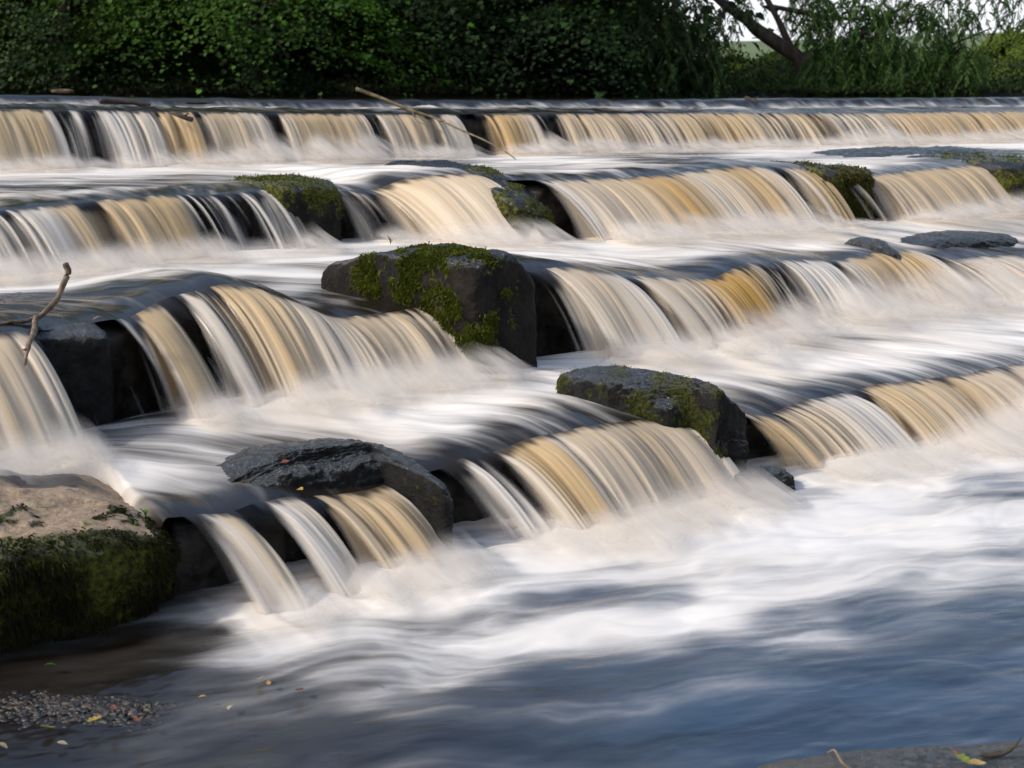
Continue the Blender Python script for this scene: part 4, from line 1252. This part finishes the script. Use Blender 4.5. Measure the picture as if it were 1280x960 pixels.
YW = 33.0
WL1, WL2 = (.028, .068, .018), (.10, .19, .038)
willow('willow', (up_at(1003, 122, YW)[0], YW, 1.95), 'leaning willow with a thick bare limb against the sky at the right', 501,
       [bx(1060, 30, YW, 60, 45, 1.0, 260), bx(1130, 45, YW, 60, 50, 1.1, 290), bx(1040, 85, YW, 45, 35, 1.0, 240), bx(1110, 95, YW, 70, 30, 1.1, 330), bx(1190, 85, YW, 45, 38, 1.0, 220),
        bx(1185, 15, YW, 50, 30, 1.0, 95), bx(1250, 10, YW, 40, 25, .9, 45), bx(1010, 10, YW, 30, 30, .8, 90), bx(925, 2, YW, 24, 14, .7, 22), bx(1080, -70, YW, 160, 50, 1.5, 260), bx(1250, -60, YW, 100, 40, 1.5, 110)],
       [([up_at(1003, 126, YW), up_at(1002, 100, YW), up_at(1000, 76, YW), up_at(978, 58, YW), up_at(945, 36, YW), up_at(930, 22, YW), up_at(905, 5, YW), up_at(870, -25, YW)],
         [.11, .11, .16, .17, .145, .125, .10, .07]),
        ([up_at(992, 68, YW), up_at(982, 45, YW), up_at(970, 20, YW), up_at(955, -8, YW), up_at(940, -40, YW)], [.09, .08, .07, .06, .04]),
        ([up_at(1000, 76, YW), up_at(1040, 60, YW), up_at(1090, 35, YW), up_at(1140, 0, YW)], [.14, .09, .06, .03]),
        ([up_at(965, 8, YW), up_at(1000, 15, YW), up_at(1040, 22, YW), up_at(1100, 25, YW)], [.05, .06, .05, .02]),
        ([up_at(1002, 85, YW), up_at(1060, 88, YW), up_at(1150, 70, YW), up_at(1240, 35, YW)], [.09, .06, .04, .015])],
       WL1, WL2, G)
YV = 31.5
willow('willow', (up_at(835, 124, YV)[0], YV + .3, 1.95), 'drooping willow between the dark wood and the patch of open sky', 502,
       [bx(835, 70, YV, 45, 50, .9, 260), bx(880, 60, YV, 30, 40, .8, 110), bx(800, 45, YV, 45, 50, .9, 170), bx(890, 95, YV, 22, 26, .7, 70), bx(860, 20, YV, 36, 26, .8, 80), bx(905, 30, YV, 18, 22, .6, 26), bx(820, -60, YV, 70, 50, 1.2, 150)],
       [([up_at(835, 128, YV), up_at(838, 90, YV), up_at(830, 50, YV), up_at(845, 0, YV), up_at(840, -60, YV)], [.13, .11, .10, .08, .04]),
        ([up_at(832, 60, YV), up_at(865, 40, YV), up_at(900, 30, YV)], [.06, .04, .015])],
       (.018, .042, .016), (.058, .105, .028), G)
broad_tree('bush', (up_at(915, 120, 44)[0], 44, 1.95), 1.0, .95, .9, 'yellow green bush seen in the gap between the willows', 601, (.10, .15, .012), (.28, .33, .03), 60, 1, tpl=OVAL, size=.10, low=.0, vis=.9, spray=.25, group='bushes beyond the bank')
broad_tree('bush', (up_at(972, 120, 42)[0], 42, 1.95), 1.1, .9, .9, 'rounded green bush under the bare willow limb', 602, (.05, .085, .012), (.15, .20, .03), 75, 1, tpl=OVAL, size=.09, low=.0, vis=1.0, spray=.25, group='bushes beyond the bank')
broad_tree('bush', (up_at(1270, 120, 44)[0], 44, 1.95), 1.75, 1.6, 1.2, 'sunlit olive green bush at the right edge of the far bank', 603, (.07, .11, .012), (.20, .25, .03), 130, 3, tpl=OVAL, size=.11, low=.0, vis=1.6, spray=.3, group='bushes beyond the bank')
broad_tree('bush', (up_at(1120, 120, 45)[0], 45, 1.95), 1.1, 2.2, 1.0, 'low green bush half hidden behind the leaning willow', 604, (.03, .055, .012), (.08, .12, .026), 90, 1, tpl=OVAL, size=.11, low=.0, vis=1.0, spray=.3, group='bushes beyond the bank')


def undergrowth():
    rg = np.random.default_rng(9)
    n = 30000
    x = rg.uniform(-22, 14, n); y = bank_y(x) + rg.uniform(.0, 1, n) ** 1.6 * 6.0 + .15
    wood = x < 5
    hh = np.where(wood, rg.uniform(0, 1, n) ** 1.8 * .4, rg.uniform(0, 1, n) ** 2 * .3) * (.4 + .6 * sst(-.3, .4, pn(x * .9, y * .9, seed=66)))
    P = np.stack([x, y, 1.95 + .26 * np.clip(y - bank_y(x) - 3, 0, 9) + hh], -1)
    kk = rg.random((n, 1))
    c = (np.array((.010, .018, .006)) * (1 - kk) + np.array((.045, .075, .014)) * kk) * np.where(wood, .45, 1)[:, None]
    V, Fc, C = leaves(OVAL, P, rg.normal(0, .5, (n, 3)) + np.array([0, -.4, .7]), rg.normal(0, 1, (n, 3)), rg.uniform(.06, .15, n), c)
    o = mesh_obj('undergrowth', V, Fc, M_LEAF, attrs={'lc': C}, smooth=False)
    setp(o, 'low dark undergrowth covering the far bank', 'undergrowth', None, 'stuff')


undergrowth()
pl = un_h(78, 115, 1.93)
rock('stone', (0, .42), (0, .25), (0, .09), 'pale flat stone on the far bank at the upper left', 'stone', n=24, k=3, amp=.03, seed=320, dryf=lambda q, n, w: 1 + 0 * q[:, 0])[0].location = up_at(78, 117, 28.2)

# ------------------------------------------------------------------ light, sky, camera
SUN_AZ, SUN_EL = math.radians(250), math.radians(38)     # compass-style: 0 = +y, clockwise
w = bpy.data.worlds.new('World'); SC.world = w; w.use_nodes = True
nt = w.node_tree; nt.nodes.clear()
sky = nt.nodes.new('ShaderNodeTexSky'); sky.sky_type = 'NISHITA'; sky.sun_disc = False
sky.sun_elevation = SUN_EL; sky.sun_rotation = SUN_AZ; sky.air_density = 1.0; sky.dust_density = 2.5; sky.ozone_density = 1.0
bg = nt.nodes.new('ShaderNodeBackground'); bg.inputs[1].default_value = .15
ow = nt.nodes.new('ShaderNodeOutputWorld')
# bright cloud low over the horizon, thinning into blue overhead
tc = nt.nodes.new('ShaderNodeTexCoord'); sx = nt.nodes.new('ShaderNodeSeparateXYZ'); nt.links.new(tc.outputs['Generated'], sx.inputs[0])
nz = nt.nodes.new('ShaderNodeTexNoise'); nz.inputs['Scale'].default_value = 3.2; nz.inputs['Detail'].default_value = 5
mpn = nt.nodes.new('ShaderNodeMapping'); mpn.inputs['Scale'].default_value = (1, 1, 2.6)
nt.links.new(tc.outputs['Generated'], mpn.inputs[0]); nt.links.new(mpn.outputs[0], nz.inputs['Vector'])
m1 = nt.nodes.new('ShaderNodeMapRange'); m1.inputs[1].default_value = .08; m1.inputs[2].default_value = .30
m1.inputs[3].default_value = .62; m1.inputs[4].default_value = -.06; nt.links.new(sx.outputs[2], m1.inputs[0])
ad = nt.nodes.new('ShaderNodeMath'); ad.operation = 'ADD'; nt.links.new(nz.outputs[0], ad.inputs[0]); nt.links.new(m1.outputs[0], ad.inputs[1])
m2 = nt.nodes.new('ShaderNodeMapRange'); m2.interpolation_type = 'SMOOTHSTEP'; m2.inputs[1].default_value = .48; m2.inputs[2].default_value = .78
nt.links.new(ad.outputs[0], m2.inputs[0])
mxc = nt.nodes.new('ShaderNodeMix'); mxc.data_type = 'RGBA'; nt.links.new(m2.outputs[0], mxc.inputs[0])
nt.links.new(sky.outputs[0], mxc.inputs[6]); mxc.inputs[7].default_value = (5.4, 5.55, 5.8, 1)
nt.links.new(mxc.outputs[2], bg.inputs[0]); nt.links.new(bg.outputs[0], ow.inputs[0])
sd = bpy.data.lights.new('sun', 'SUN'); sd.energy = 2.0; sd.angle = math.radians(4); sd.color = (1, .955, .89)
so = bpy.data.objects.new('sun', sd); COL.objects.link(so)
dv = Vector((math.sin(SUN_AZ) * math.cos(SUN_EL), math.cos(SUN_AZ) * math.cos(SUN_EL), math.sin(SUN_EL)))
so.rotation_euler = dv.to_track_quat('Z', 'Y').to_euler()
so.location = (0, 0, 20)

cd = bpy.data.cameras.new('camera'); co = bpy.data.objects.new('camera', cd); COL.objects.link(co)
cd.sensor_width = 36; cd.lens = F / 1280 * 36; cd.clip_end = 4000; cd.clip_start = .05
cd.dof.use_dof = True; cd.dof.focus_distance = 7.2; cd.dof.aperture_fstop = 4.5
co.location = (0, 0, HC); co.rotation_euler = (math.pi / 2 - PITCH, 0, 0)
SC.camera = co
SC.view_settings.view_transform = 'Standard'; SC.view_settings.look = 'None'
SC.view_settings.exposure = 0.4; SC.view_settings.gamma = 1
SC.view_settings.use_curve_mapping = False
SC.cycles.use_denoising = True
SC.cycles.max_bounces = 8; SC.cycles.diffuse_bounces = 3; SC.cycles.glossy_bounces = 3
SC.cycles.transparent_max_bounces = 16
SC.cycles.caustics_reflective = False; SC.cycles.caustics_refractive = False
